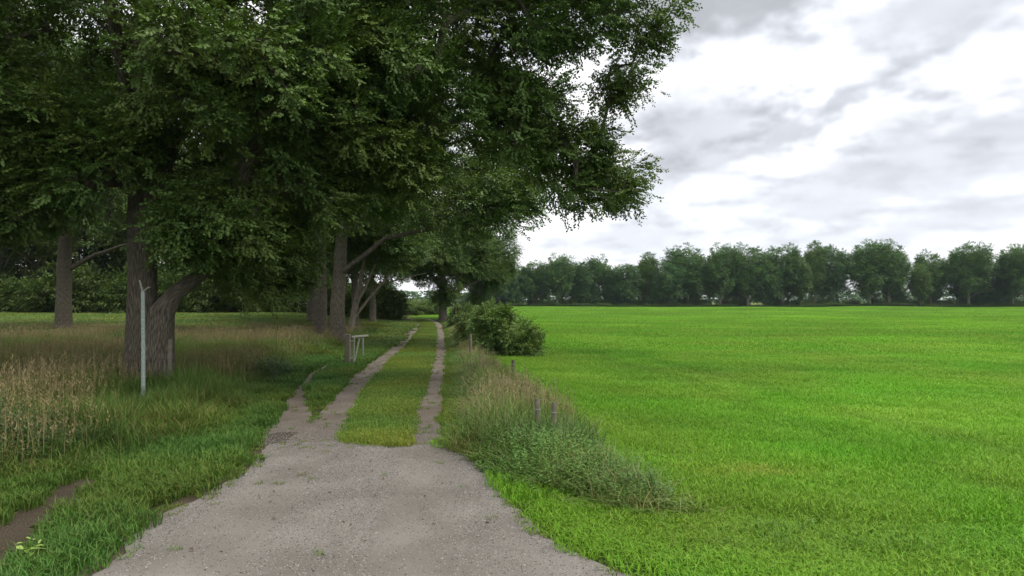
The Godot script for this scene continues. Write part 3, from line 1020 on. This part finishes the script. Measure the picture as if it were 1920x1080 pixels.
func far_row() -> void:
	rng.seed = 13
	# the row of trees across the field
	var sprig := sprig_mesh(8, 1.3, 0.55, false)
	var g := "row of trees across the field"
	var tints := [Color(0.076, 0.155, 0.034), Color(0.094, 0.168, 0.036), Color(0.068, 0.146, 0.042)]
	# distance along the row, height, kind (0 broad, 1 narrow, 2 dense and low)
	var spots := [[-12, 16, 2], [-5, 17, 2], [1, 17, 2], [9, 18, 0], [17, 21, 0], [26, 18, 2], [34, 20.5, 0], [42, 16.5, 2], [52, 21.5, 1], [59, 17, 2], [67, 24.5, 0], [78, 23.5, 0], [87, 25, 0], [95, 19, 2], [102, 24.5, 0], [110, 20, 1], [115, 26, 1], [124, 24, 2], [134, 26, 0], [143, 25, 0], [152, 17, 1], [160, 21.5, 0], [169, 24, 0], [178, 22, 2], [187, 24.5, 0], [198, 23, 0], [208, 22, 2]]
	var nth := ["first", "second", "third", "fourth", "fifth", "sixth", "seventh", "eighth", "ninth", "tenth", "eleventh", "twelfth", "thirteenth", "fourteenth", "fifteenth", "sixteenth", "seventeenth", "eighteenth", "nineteenth", "twentieth", "twenty-first", "twenty-second", "twenty-third", "twenty-fourth", "twenty-fifth", "twenty-sixth", "twenty-seventh", "twenty-eighth", "twenty-ninth"]
	var look := ["broad-crowned", "narrow upright", "dense low-branched"]
	var src := [null, null, null]
	var shape := [[22.0, 8.0, 3.2, 0.4], [22.0, 4.6, 2.5, 0.3], [18.0, 7.4, 1.0, 0.35]]
	for k in spots.size():
		var s: Array = spots[k]
		var kind: int = s[2]
		var label := "%s tree, %s from the left end of the row across the field" % [look[kind], nth[k]]
		var at := onto(s[0] + rnd(-1.5, 1.5), 252.0 + rnd(-5, 6))
		var sh: Array = shape[kind]
		if src[kind] == null:
			src[kind] = rounded_tree("field_edge_tree", at, label, "tree", g, sh[0], sh[1], sh[2], sh[3], 280, [0.9, 1.8, 32], sprig, 0.6, tints[kind], M.bark, {"floor": 1.0, "sides": 8, "grain": 1.6, "lobes": 9, "reach": 7.0, "fill": 0.4})
			src[kind].scale = Vector3.ONE * (s[1] / sh[0])
		else:
			var f: float = s[1] / sh[0]
			copy_of(src[kind], at, rnd(0, TAU), Vector3(f * rnd(0.8, 1.2), f * rnd(0.95, 1.06), f * rnd(0.8, 1.2)), label, g)
	for k in 22:
		var x := -12.0 + k * 10.2 + rnd(-3, 3)
		if x > 112.0 and x < 140.0: continue
		copy_of(src[2 if k % 3 else 0], onto(x, 266.0 + rnd(-3, 5)), rnd(0, TAU), Vector3.ONE * rnd(0.6, 0.85), "tree standing in the second rank behind the field's far row, %s from the left" % nth[k], "second rank of trees across the field")
	# woodland far beyond, closing the horizon
	var where := []
	var tt := PackedColorArray()
	for k in 8000:
		var x := rnd(-900, 1100)
		var h := 12.0 + 5.0 * patch_noise.get_noise_2d(x * 0.5, 3.0)
		var y := rnd(0.5, h)
		where.append(Transform3D(Basis(Vector3.UP, rnd(0, TAU)).scaled(Vector3.ONE * rnd(4.0, 7.0)), Vector3(x, y, -rnd(640, 690))))
		var j := rnd(0.8, 1.2)
		tt.append(Color(0.062 * j, 0.132 * j, 0.030 * j))
	stuff("woodland", "far woodland closing the horizon behind the row of trees", "woodland", sprig, M.leaf, where, tt)

func shrubs() -> void:
	rng.seed = 14
	var small := sprig_mesh(10, 0.24, 0.075, true)
	M.small_sprig = small
	shrub("bush", onto(-0.85, 30.4), "scruffy upright green bush at the field edge beside the fence post", "bush", "", 1.05, 2.6, 1.1, 80, [0.2, 0.5, 30], small, 1.0, Color(0.12, 0.205, 0.05), M.bark)
	shrub("bush", onto(0.5, 29.3), "lower spreading bush leaning out over the field grass", "bush", "", 0.9, 1.6, 0.9, 56, [0.18, 0.44, 28], small, 1.0, Color(0.13, 0.22, 0.052), M.bark)
	shrub("bush", onto(-1.9, 34.0), "dark bush directly behind the upright one at the field edge", "bush", "", 0.9, 2.2, 1.2, 60, [0.25, 0.5, 34], small, 1.1, Color(0.115, 0.18, 0.045), M.bark)
	shrub("bush", onto(-4.0, 58.0), "small bush on the verge in front of the ivy-clad trunk", "bush", "", 1.4, 2.3, 1.6, 80, [0.3, 0.55, 36], small, 1.6, Color(0.095, 0.15, 0.038), M.bark)
	shrub("bush", onto(-16.0, 112.0), "broad green bush out in the open beyond the end of the lane", "bush", "", 5.2, 2.5, 2.6, 150, [0.4, 0.7, 36], M.mid_sprig, 0.9, Color(0.14, 0.215, 0.055), M.bark)

# ---------------------------------------------------------------- grass and weeds
func field_tint(x: float, d: float) -> Color:
	var n := patch_noise.get_noise_2d(x * 1.2 + d * 0.25, d * 2.6) + 0.4 * patch_noise.get_noise_2d(x * 7.0, d * 9.0)
	var k := 1.0 + 0.24 * n + 0.2 * patch_noise.get_noise_2d(x * 0.8 - d * 0.5 + 30.0, d * 0.9)
	var y := patch_noise.get_noise_2d(x * 3.0 + 200.0, d * 3.0)
	for off in [7.2, 9.0, 21.5, 23.3]: k *= 1.0 - 0.17 * exp(-pow((x + 0.11 * d - off + 0.5 * patch_noise.get_noise_2d(d * 2.0, off)) / 0.28, 2.0))
	var dry := exp(-pow((x - 3.3) / 0.7, 2.0) - pow((d - 9.45) / 0.22, 2.0))
	k *= 1.0 - 0.10 * clampf(patch_noise.get_noise_2d(x * 0.5 + 400.0, d * 0.6) * 3.0, -1.0, 1.0)
	return Color(k * (1.0 + 0.35 * y + 0.9 * dry), k, k * (1.25 + 0.8 * y + 2.0 * dry))

func meadow_tint(x: float, d: float) -> Color:
	var n := patch_noise.get_noise_2d(x * 6.0, d * 6.0)
	var k := 1.0 + 0.3 * n
	var y := patch_noise.get_noise_2d(x * 4.0 - 90.0, d * 4.0)
	return Color(k * (1.0 + 0.4 * y), k, k * (1.0 - 0.2 * y))

func verge_right(d: float) -> float:
	# where the weeds of the verge give way to the field
	return table([[7.4, 2.3], [8.7, 1.65], [11.0, 1.2], [15.9, 0.55], [27.0, -1.3], [36.0, -2.0], [70.0, -5.5], [110.0, -14.0]], d)

func verge_left(d: float) -> float:
	if d < 12.0: return table([[7.5, 2.2], [7.8, 1.75], [8.3, 0.75], [9.14, 0.1], [10.2, -0.4], [11.7, -1.05], [12.5, -1.1]], d)
	return xc(d) + gauge(d) + 0.75

func grasses() -> void:
	rng.seed = 15
	var greens := [Color(0.135, 0.305, 0.014), Color(0.155, 0.32, 0.016), Color(0.115, 0.28, 0.016), Color(0.19, 0.335, 0.028)]
	var near := grass_mesh(0.36, 420, 0.06, 0.15, 0.009, 0.9, greens)
	var mid := grass_mesh(1.1, 1000, 0.08, 0.16, 0.022, 0.9, greens, false, 0.1)
	var far := grass_mesh(3.4, 2600, 0.08, 0.16, 0.05, 0.9, greens, false, 0.06)
	var edge_of := func(d): return maxf(-6.0, verge_right(maxf(d, 7.4)) - 0.3)
	var wide := func(d): return d * 0.86 + 4.0
	var mouth_left := func(d): return -1.5
	var in_field := func(x, d):
		if bare(x, d, 0.16): return 0.0
		if d > 7.4 and x < verge_right(d) - 0.1 and x > verge_left(d): return 0.0
		if d > 7.4 and x < verge_left(d) and d > 12.0: return 0.0
		return 1.0 + 0.35 * patch_noise.get_noise_2d(x * 9.0, d * 9.0) - (0.35 if d < 8.4 - 0.35 * x * 0.5 else 0.0)
	scatter("field_grass", "short bright green grass of the open field", "grass", near, M.grass, 4.2, 32.0, mouth_left, wide, 0.235, in_field, field_tint)
	scatter("field_grass", "bright grass in the middle distance of the field", "grass", mid, M.grass, 31.0, 92.0, edge_of, wide, 0.8, in_field, field_tint)
	scatter("field_grass", "pale far grass of the field reaching the row of trees", "grass", far, M.grass, 90.0, 246.0, func(d): return -14.0 if d < 112.0 else -60.0, wide, 2.3, func(x, d): return 0.0 if x < verge_right(d) else 1.0, field_tint)
	print("  field ", Time.get_ticks_msec())
	var coarse := grass_mesh(0.22, 80, 0.08, 0.2, 0.011, 0.9, [Color(0.115, 0.26, 0.02), Color(0.10, 0.235, 0.022), Color(0.13, 0.265, 0.026)])
	scatter("field_tufts", "darker coarse tufts dotted over the open field", "grass", coarse, M.grass, 6.5, 75.0, mouth_left, wide, 0.55, func(x, d): return 0.0 if in_field.call(x, d) <= 0.0 or rng.randf() > 0.5 * smoothstep(0.12, 0.45, patch_noise.get_noise_2d(x * 5.0 + 77.0, d * 5.0)) + 0.012 else rnd(0.6, 1.1), field_tint)
	var clover := weed_mesh(0.3, 26, 0.03, 0.10, 0.045, Color(0.10, 0.22, 0.035))
	scatter("field_herbs", "low broad-leaved herbs growing in the field grass", "herbs", clover, M.leaf, 4.5, 34.0, mouth_left, wide, 0.5, func(x, d): return 0.0 if in_field.call(x, d) <= 0.0 or patch_noise.get_noise_2d(x * 7.0 - 31.0, d * 7.0) < 0.12 else rnd(0.9, 1.5), field_tint)
	# grass between the wheels and on the trodden verges
	var lane_greens := [Color(0.105, 0.19, 0.025), Color(0.13, 0.205, 0.03), Color(0.09, 0.165, 0.022), Color(0.17, 0.205, 0.05)]
	var lane := grass_mesh(0.3, 300, 0.04, 0.11, 0.010, 1.0, lane_greens)
	var lane_far := grass_mesh(0.34, 150, 0.04, 0.1, 0.02, 1.0, lane_greens)
	var between := func(x, d): return 0.0 if bare(x, d, 0.07 if d < 34.0 else 0.17) else 1.0 + 0.3 * patch_noise.get_noise_2d(x * 20.0, d * 20.0)
	scatter("lane_grass", "worn yellowish grass strip between the two wheel tracks", "grass", lane, M.grass, 11.6, 34.0, func(d): return xc(d) - gauge(d), func(d): return xc(d) + gauge(d), 0.17, between, meadow_tint)
	scatter("lane_grass", "grass strip between the wheel tracks farther down the lane", "grass", lane_far, M.grass, 33.5, 104.0, func(d): return xc(d) - gauge(d), func(d): return xc(d) + gauge(d), 0.24, between, meadow_tint)
	var tuft := grass_mesh(0.07, 26, 0.02, 0.07, 0.009, 1.1, lane_greens)
	scatter("track_tufts", "scattered grass tufts rooted in the wheel tracks and the gravel edge", "grass", tuft, M.grass, 5.0, 40.0, func(d): return minf(xc(d) - 2.2, table(APRON_L, d) - 0.3 if d < 11.6 else 99.0), func(d): return maxf(xc(d) + 1.8, table(APRON_R, d) + 0.2 if d < 11.6 else -99.0), 0.12, func(x, d): return 1.0 if bare(x, d, 0.1) and rng.randf() < (0.4 if not bare(x, d, -0.12) else (0.05 if d > 11.0 else 0.006)) else 0.0, meadow_tint)
	# left verge: lush short grass beside the gravel
	var lush := [Color(0.065, 0.14, 0.022), Color(0.055, 0.125, 0.02), Color(0.08, 0.155, 0.028), Color(0.11, 0.155, 0.035)]
	var short := grass_mesh(0.3, 300, 0.07, 0.22, 0.011, 1.0, lush)
	var herb := weed_mesh(0.22, 16, 0.05, 0.16, 0.055, Color(0.065, 0.15, 0.028))
	var left_edge := func(d): return -d * 0.86 - 3.0
	var lane_left := func(d): return (table(APRON_L, d) if d < 11.6 else xc(d) - gauge(d)) + 0.1
	var is_left := func(x, d): return 0.0 if bare(x, d, 0.14) or (d < 12.5 and bare(x, d, 0.42) and rng.randf() < 0.55) else 1.0 + 0.4 * patch_noise.get_noise_2d(x * 12.0, d * 12.0)
	scatter("verge_grass", "lush green verge grass along the gravel and the path", "grass", short, M.grass, 4.2, 36.0, left_edge, lane_left, 0.25, is_left, meadow_tint)
	scatter("verge_herb", "small broad-leaved herbs among the verge grass", "herbs", herb, M.leaf, 4.2, 20.0, left_edge, lane_left, 0.36, func(x, d): return 0.0 if bare(x, d, 0.1) or patch_noise.get_noise_2d(x * 14.0, d * 14.0) < -0.12 else 1.0, meadow_tint)
	# tall meadow grass
	var rough := [Color(0.085, 0.155, 0.028), Color(0.105, 0.165, 0.034), Color(0.07, 0.135, 0.024), Color(0.16, 0.165, 0.06)]
	var tall := grass_mesh(0.34, 170, 0.25, 0.75, 0.010, 0.75, rough)
	var tall_far := grass_mesh(1.0, 420, 0.3, 0.7, 0.03, 0.75, rough)
	var seeds := stalk_mesh(0.34, 9, 0.5, 1.05, Color(0.22, 0.20, 0.095), Color(0.23, 0.185, 0.10), 0.16, 0.012)
	var seeds_far := stalk_mesh(0.9, 26, 0.5, 0.95, Color(0.20, 0.195, 0.09), Color(0.21, 0.175, 0.095), 0.2, 0.024)
	var tallness := func(x, d):
		# grass stands tall away from the lane's mown edge
		var line := table([[5.0, -10.4], [8.0, -7.6], [9.0, -6.8], [10.0, -6.2], [11.0, -5.9], [13.5, -5.9], [16.0, -6.2], [22.0, -7.6], [27.0, -8.2], [40.0, -9.2], [60.0, -11.5], [90.0, -17.0]], d)
		return smoothstep(0.0, 1.4, line - x + 0.8 * patch_noise.get_noise_2d(x * 10.0, d * 10.0))
	var tall_rule := func(x, d):
		var t: float = tallness.call(x, d)
		if t < 0.12 or bare(x, d, 0.15): return 0.0
		return lerpf(0.4, 1.2, t) * (0.9 + 0.5 * patch_noise.get_noise_2d(x * 5.0, d * 5.0)) * lerpf(1.0, 0.6, smoothstep(30.0, 60.0, d))
	scatter("meadow_grass", "tall rough meadow grass around the oak", "grass", tall, M.grass, 6.0, 36.0, left_edge, lane_left, 0.27, tall_rule, meadow_tint)
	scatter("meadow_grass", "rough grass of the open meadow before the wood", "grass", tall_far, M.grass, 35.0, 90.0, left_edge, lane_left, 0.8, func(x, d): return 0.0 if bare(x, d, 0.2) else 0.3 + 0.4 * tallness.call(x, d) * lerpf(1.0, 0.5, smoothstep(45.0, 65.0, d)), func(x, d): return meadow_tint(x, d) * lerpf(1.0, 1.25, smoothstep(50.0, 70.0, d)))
	var brown := func(x, d): return smoothstep(-0.3, 0.35, patch_noise.get_noise_2d(x * 3.2 + 40.0, d * 1.8))
	scatter("seeding_grass", "reddish brown seeding grass stalks in the meadow", "grass", seeds, M.dry, 8.0, 36.0, left_edge, lane_left, 0.3, func(x, d): return 0.0 if tallness.call(x, d) < 0.5 or brown.call(x, d) < 0.3 else 0.75 + 0.35 * brown.call(x, d), func(x, d): return Color.WHITE * rnd(0.8, 1.2))
	scatter("seeding_grass", "brown seeding grass farther off in the meadow", "grass", seeds_far, M.dry, 35.0, 52.0, left_edge, lane_left, 0.85, func(x, d): return 0.0 if tallness.call(x, d) < 0.5 or brown.call(x, d) < 0.35 else 0.8, func(x, d): return Color.WHITE * rnd(0.8, 1.2))
	print("  meadow ", Time.get_ticks_msec())
	var dock := weed_mesh(0.24, 11, 0.35, 0.85, 0.11, Color(0.062, 0.115, 0.042))
	var thicket := func(x, d):
		var a := 0.8 * (1.0 - Vector2((x + 7.9) / 1.15, (d - 10.3) / 1.2).length())
		var b := 0.75 * (1.0 - Vector2((x + 8.2) / 1.1, (d - 21.0) / 1.6).length())
		var c := 0.8 * (1.0 - Vector2((x + 11.5) / 2.0, (d - 13.5) / 1.6).length())
		return maxf(maxf(a, b), c) + 0.5 * patch_noise.get_noise_2d(x * 16.0, d * 16.0)
	scatter("verge_thicket", "dark blue-green leafy weeds standing in the left verge", "weeds", dock, M.leaf, 8.0, 24.0, func(d): return -14.0, func(d): return -6.0, 0.22, func(x, d): return 0.0 if bare(x, d, 0.3) or thicket.call(x, d) < 0.08 else 0.55 + 0.6 * thicket.call(x, d), meadow_tint)
	# weeds of the fence line
	var nettle := weed_mesh(0.26, 15, 0.25, 0.62, 0.075, Color(0.105, 0.20, 0.042))
	var reed := grass_mesh(0.28, 110, 0.3, 0.8, 0.011, 0.7, [Color(0.09, 0.175, 0.032), Color(0.105, 0.185, 0.036), Color(0.13, 0.185, 0.05), Color(0.19, 0.20, 0.08)])
	var straw := stalk_mesh(0.3, 12, 0.5, 1.0, Color(0.26, 0.23, 0.12), Color(0.27, 0.22, 0.13), 0.18, 0.012)
	var in_verge := func(x, d, m): return x > verge_left(d) + m and x < verge_right(d) + 0.12 and not bare(x, d, 0.05)
	var grow_in := func(x, d): return lerpf(0.3, 1.0, smoothstep(0.0, 0.5 if d < 14.0 else 1.0, minf(x - verge_left(d), verge_right(d) + 0.35 - x)))
	scatter("nettles", "dark green nettles crowding the fence line by the gravel", "nettles", nettle, M.leaf, 7.5, 16.0, verge_left, verge_right, 0.2, func(x, d): return 0.0 if not in_verge.call(x, d, -0.1) or (d > 12.0 and patch_noise.get_noise_2d(x * 9.0, d * 9.0) < (d - 13.5) * 0.12) else grow_in.call(x, d) * (0.85 + 0.5 * patch_noise.get_noise_2d(x * 8.0, d * 8.0)) * smoothstep(7.3, 9.0, d), meadow_tint)
	scatter("verge_weeds", "green weeds along the fence line farther down the lane", "weeds", nettle, M.leaf, 15.0, 60.0, verge_left, verge_right, 0.36, func(x, d): return 0.0 if not in_verge.call(x, d, 0.0) or patch_noise.get_noise_2d(x * 9.0, d * 5.0) < 0.0 else grow_in.call(x, d) * 1.1, meadow_tint)
	scatter("verge_reeds", "long mixed grass on the fence line verge", "grass", reed, M.grass, 7.7, 70.0, verge_left, verge_right, 0.26, func(x, d): return 0.0 if not in_verge.call(x, d, 0.0) else grow_in.call(x, d) * lerpf(0.45, 1.0, smoothstep(8.0, 12.0, d)), meadow_tint)
	scatter("dry_stalks", "straw-coloured dry grass stalks around the fence posts", "grass", straw, M.dry, 12.0, 52.0, verge_left, verge_right, 0.26, func(x, d): return 0.0 if not in_verge.call(x, d, 0.25) or patch_noise.get_noise_2d(x * 5.0, d * 4.0 + 70.0) < -0.08 else grow_in.call(x, d) * (0.7 + 0.2 * smoothstep(10.5, 14.0, d)), func(x, d): return Color.WHITE * rnd(0.75, 1.2))
	scatter("verge_turf", "low grass fringe beside the right wheel track", "grass", lane, M.grass, 11.0, 60.0, func(d): return xc(d) + gauge(d) + 0.2 if d > 11.5 else -1.2, verge_right, 0.22, func(x, d): return 0.0 if bare(x, d, 0.13) else 1.3, meadow_tint)
	# the overgrown bank under the far row of trees
	var bank := weed_mesh(1.2, 40, 0.4, 1.3, 0.35, Color(0.075, 0.13, 0.03))
	scatter("field_bank", "dark overgrown bank along the far edge of the field", "bank", bank, M.leaf, 245.0, 251.0, func(d): return -75.0, func(d): return 235.0, 1.4, func(x, d): return 0.85 + 1.1 * patch_noise.get_noise_2d(x * 2.0, d), meadow_tint)
	scatter("undergrowth", "leafy undergrowth between the trunks of the far row", "undergrowth", bank, M.leaf, 254.0, 266.0, func(d): return -20.0, func(d): return 235.0, 2.2, func(x, d): return 0.0 if patch_noise.get_noise_2d(x * 0.9, 60.0) > 0.22 else 2.4 + 1.6 * patch_noise.get_noise_2d(x * 2.5, d), meadow_tint)
	print("  verge ", Time.get_ticks_msec())
	# one bright young plant in the verge
	var w := thing("young_weed", onto(-4.6, 6.4, 0.0), "pale yellow-green young weed with broad leaves low in the verge", "plant")
	part(w, "leaves", weed_mesh(0.05, 5, 0.14, 0.24, 0.13, Color(0.24, 0.34, 0.08)), M.leaf)

# ---------------------------------------------------------------- posts, gate, pole
func wooden_post(x: float, d: float, h: float, w: float, lean: Vector2, label: String) -> void:
	var o := thing("fence_post", onto(x, d, 0.15), label, "post", "posts of the fence line")
	var top := Vector3(lean.x, h + 0.15, lean.y)
	part(o, "shaft", tube_mesh([Vector3.ZERO, top * 0.3, top * 0.6, top * 0.96, top], [w * 0.52, w * 0.5, w * 0.5, w * 0.46, w * 0.34], 9, 0.12), M.wood)
	var wire := []
	var ring := []
	for k in 13:
		var a := TAU * k / 12.0
		wire.append(top * 0.82 + Vector3(cos(a), 0, sin(a)) * w * 0.55)
		ring.append(0.004)
	part(o, "wire_tie", tube_mesh(wire, ring, 5, 0.0, false), M.pole)

func wooden_things() -> void:
	wooden_post(0.47, 11.3, 0.84, 0.10, Vector2(-0.05, 0.02), "dark weathered fence post in the weeds, leaning outward from its neighbour")
	wooden_post(0.69, 11.15, 0.80, 0.085, Vector2(0.01, 0.0), "upright weathered fence post in the weeds closest to the field")
	wooden_post(-1.68, 27.0, 1.12, 0.14, Vector2(0.0, 0.03), "pale fence post standing in front of the tall bush")
	wooden_post(0.02, 21.0, 0.62, 0.11, Vector2(0.02, 0.0), "short fence post half hidden under the rounded bush")
	# the gate: a stout post and a short pale frame swung back along the lane
	var g := thing("gate", onto(-6.22, 25.3, 0.0), "weathered gate with stout grey post and pale swung-back frame", "gate")
	part(g, "post", beam_mesh(Vector3(0, -0.2, 0), Vector3(0.01, 1.2, 0), 0.2, 0.19), M.wood)
	part(g, "stile", beam_mesh(Vector3(0.2, 0.05, -0.05), Vector3(0.22, 1.1, -0.05), 0.07, 0.06), M.white_wood)
	part(g, "top_rail", beam_mesh(Vector3(0.12, 1.1, -0.03), Vector3(0.62, 1.12, -0.7), 0.05, 0.075), M.white_wood)
	part(g, "brace", beam_mesh(Vector3(0.21, 0.08, -0.11), Vector3(0.36, 1.03, -0.36), 0.05, 0.06), M.white_wood)
	part(g, "upright", beam_mesh(Vector3(0.46, 0.35, -0.5), Vector3(0.46, 1.05, -0.5), 0.06, 0.05), M.white_wood)
	part(g, "hinge", tube_mesh([Vector3(0.08, 0.95, 0.0), Vector3(0.2, 0.95, -0.04)], [0.018, 0.018], 8), M.pole)
	part(g, "hinge", tube_mesh([Vector3(0.08, 0.3, 0.0), Vector3(0.2, 0.3, -0.04)], [0.018, 0.018], 8), M.pole)
	# the pole in front of the oak
	var p := thing("pole", onto(-8.13, 14.75, 0.1), "thin pale blue-green metal pole with forked top before the oak", "pole")
	part(p, "shaft", tube_mesh([Vector3.ZERO, Vector3(-0.01, 1.4, 0), Vector3(-0.03, 2.75, 0)], [0.046, 0.043, 0.04], 12, 0.0, true), M.pole)
	part(p, "fork", tube_mesh([Vector3(-0.03, 2.7, 0), Vector3(-0.07, 2.85, 0.0), Vector3(-0.11, 2.99, 0.0)], [0.02, 0.02, 0.016], 8), M.white_wood)
	part(p, "fork", tube_mesh([Vector3(-0.03, 2.72, 0), Vector3(0.05, 2.8, 0.0), Vector3(0.12, 2.84, 0.0)], [0.02, 0.02, 0.014], 8), M.white_wood)
	# the stake at the foot of the oak
	var s := thing("stake", onto(-8.28, 16.15, 0.1), "brown wooden stake standing against the lane side of the oak", "stake")
	part(s, "shaft", beam_mesh(Vector3.ZERO, Vector3(0.02, 1.62, 0), 0.085, 0.06), M.wood)
	part(s, "batten", beam_mesh(Vector3(-0.12, 0, 0.02), Vector3(-0.1, 1.1, 0.02), 0.04, 0.04), M.wood)

func gravel() -> void:
	rng.seed = 16
	var meshes := []
	for k in 1:
		var s := SphereMesh.new()
		s.radius = 1.0
		s.height = 1.5
		s.radial_segments = 6
		s.rings = 3
		var arr := s.get_mesh_arrays()
		var v: PackedVector3Array = arr[Mesh.ARRAY_VERTEX]
		for i in v.size():
			v[i] *= 1.0 + 0.35 * edge_noise.get_noise_3d(v[i].x * 60.0 + k * 50.0, v[i].y * 60.0, v[i].z * 60.0)
		meshes.append(mesh_of(v, arr[Mesh.ARRAY_INDEX]))
	var where := []
	var tints := PackedColorArray()
	for k in 75000:
		var d := 4.0 + 10.5 * pow(rng.randf(), 0.9)
		var l := table(APRON_L, d) + 0.02
		var r := table(APRON_R, d) - 0.04
		var x := rnd(l, r)
		var lane_off := minf(absf(x - xc(d) - 1.0), absf(x - xc(d) + 1.0))
		if d < 11.4 and lane_off < 0.42 and rng.randf() < 0.6: continue
		if d > 11.4:
			if rng.randf() < (d - 11.2) * 0.33: continue
			x = rnd(xc(d) - 2.3, xc(d) + 1.5)
			if not bare(x, d, -0.03): continue
		var s := rnd(0.0035, 0.0078) * (1.5 if rng.randf() < 0.04 else 1.0)
		where.append(Transform3D(Basis.from_euler(Vector3(rnd(-0.5, 0.5), rnd(0, TAU), rnd(-0.5, 0.5))).scaled(Vector3(s * rnd(0.8, 1.3), s * rnd(0.5, 0.9), s)), Vector3(x, height(x, -d) + 0.018 + 0.012 * edge_noise.get_noise_2d(x * 30.0, d * 30.0), -d)))
		var t := rnd(0.12, 0.31)
		if rng.randf() < 0.2: t = rnd(0.05, 0.12)
		tints.append(Color(t * rnd(1.0, 1.05), t * rnd(0.94, 0.99), t * rnd(0.86, 0.95)))
	stuff("gravel", "loose grey-brown gravel strewn over the mouth of the lane", "gravel", meshes[0], M.stone, where, tints)
	# fallen leaves and twigs on the gravel and the tracks
	var v2 := PackedVector3Array()
	var c2 := PackedColorArray()
	var i2 := PackedInt32Array()
	add_leaf(v2, c2, i2, Vector3.ZERO, Vector3.RIGHT, Vector3.UP, 0.07, 0.04, 0.25, Color.WHITE)
	var leaf := mesh_of(v2, i2, null, c2)
	where = []
	tints = PackedColorArray()
	for k in 380:
		var d := rnd(5.0, 30.0)
		var x := rnd(-6.0, 1.0)
		if not bare(x, d, 0.15): continue
		where.append(Transform3D(Basis.from_euler(Vector3(rnd(-0.3, 0.3), rnd(0, TAU), rnd(-0.3, 0.3))).scaled(Vector3.ONE * rnd(0.35, 0.8)), Vector3(x, height(x, -d) + 0.03, -d)))
		var b := rnd(0.5, 1.2)
		tints.append(Color(0.10 * b, 0.06 * b, 0.03 * b))
	stuff("fallen_leaves", "scattered brown fallen leaves on the gravel and wheel tracks", "leaves", leaf, M.dry, where, tints)
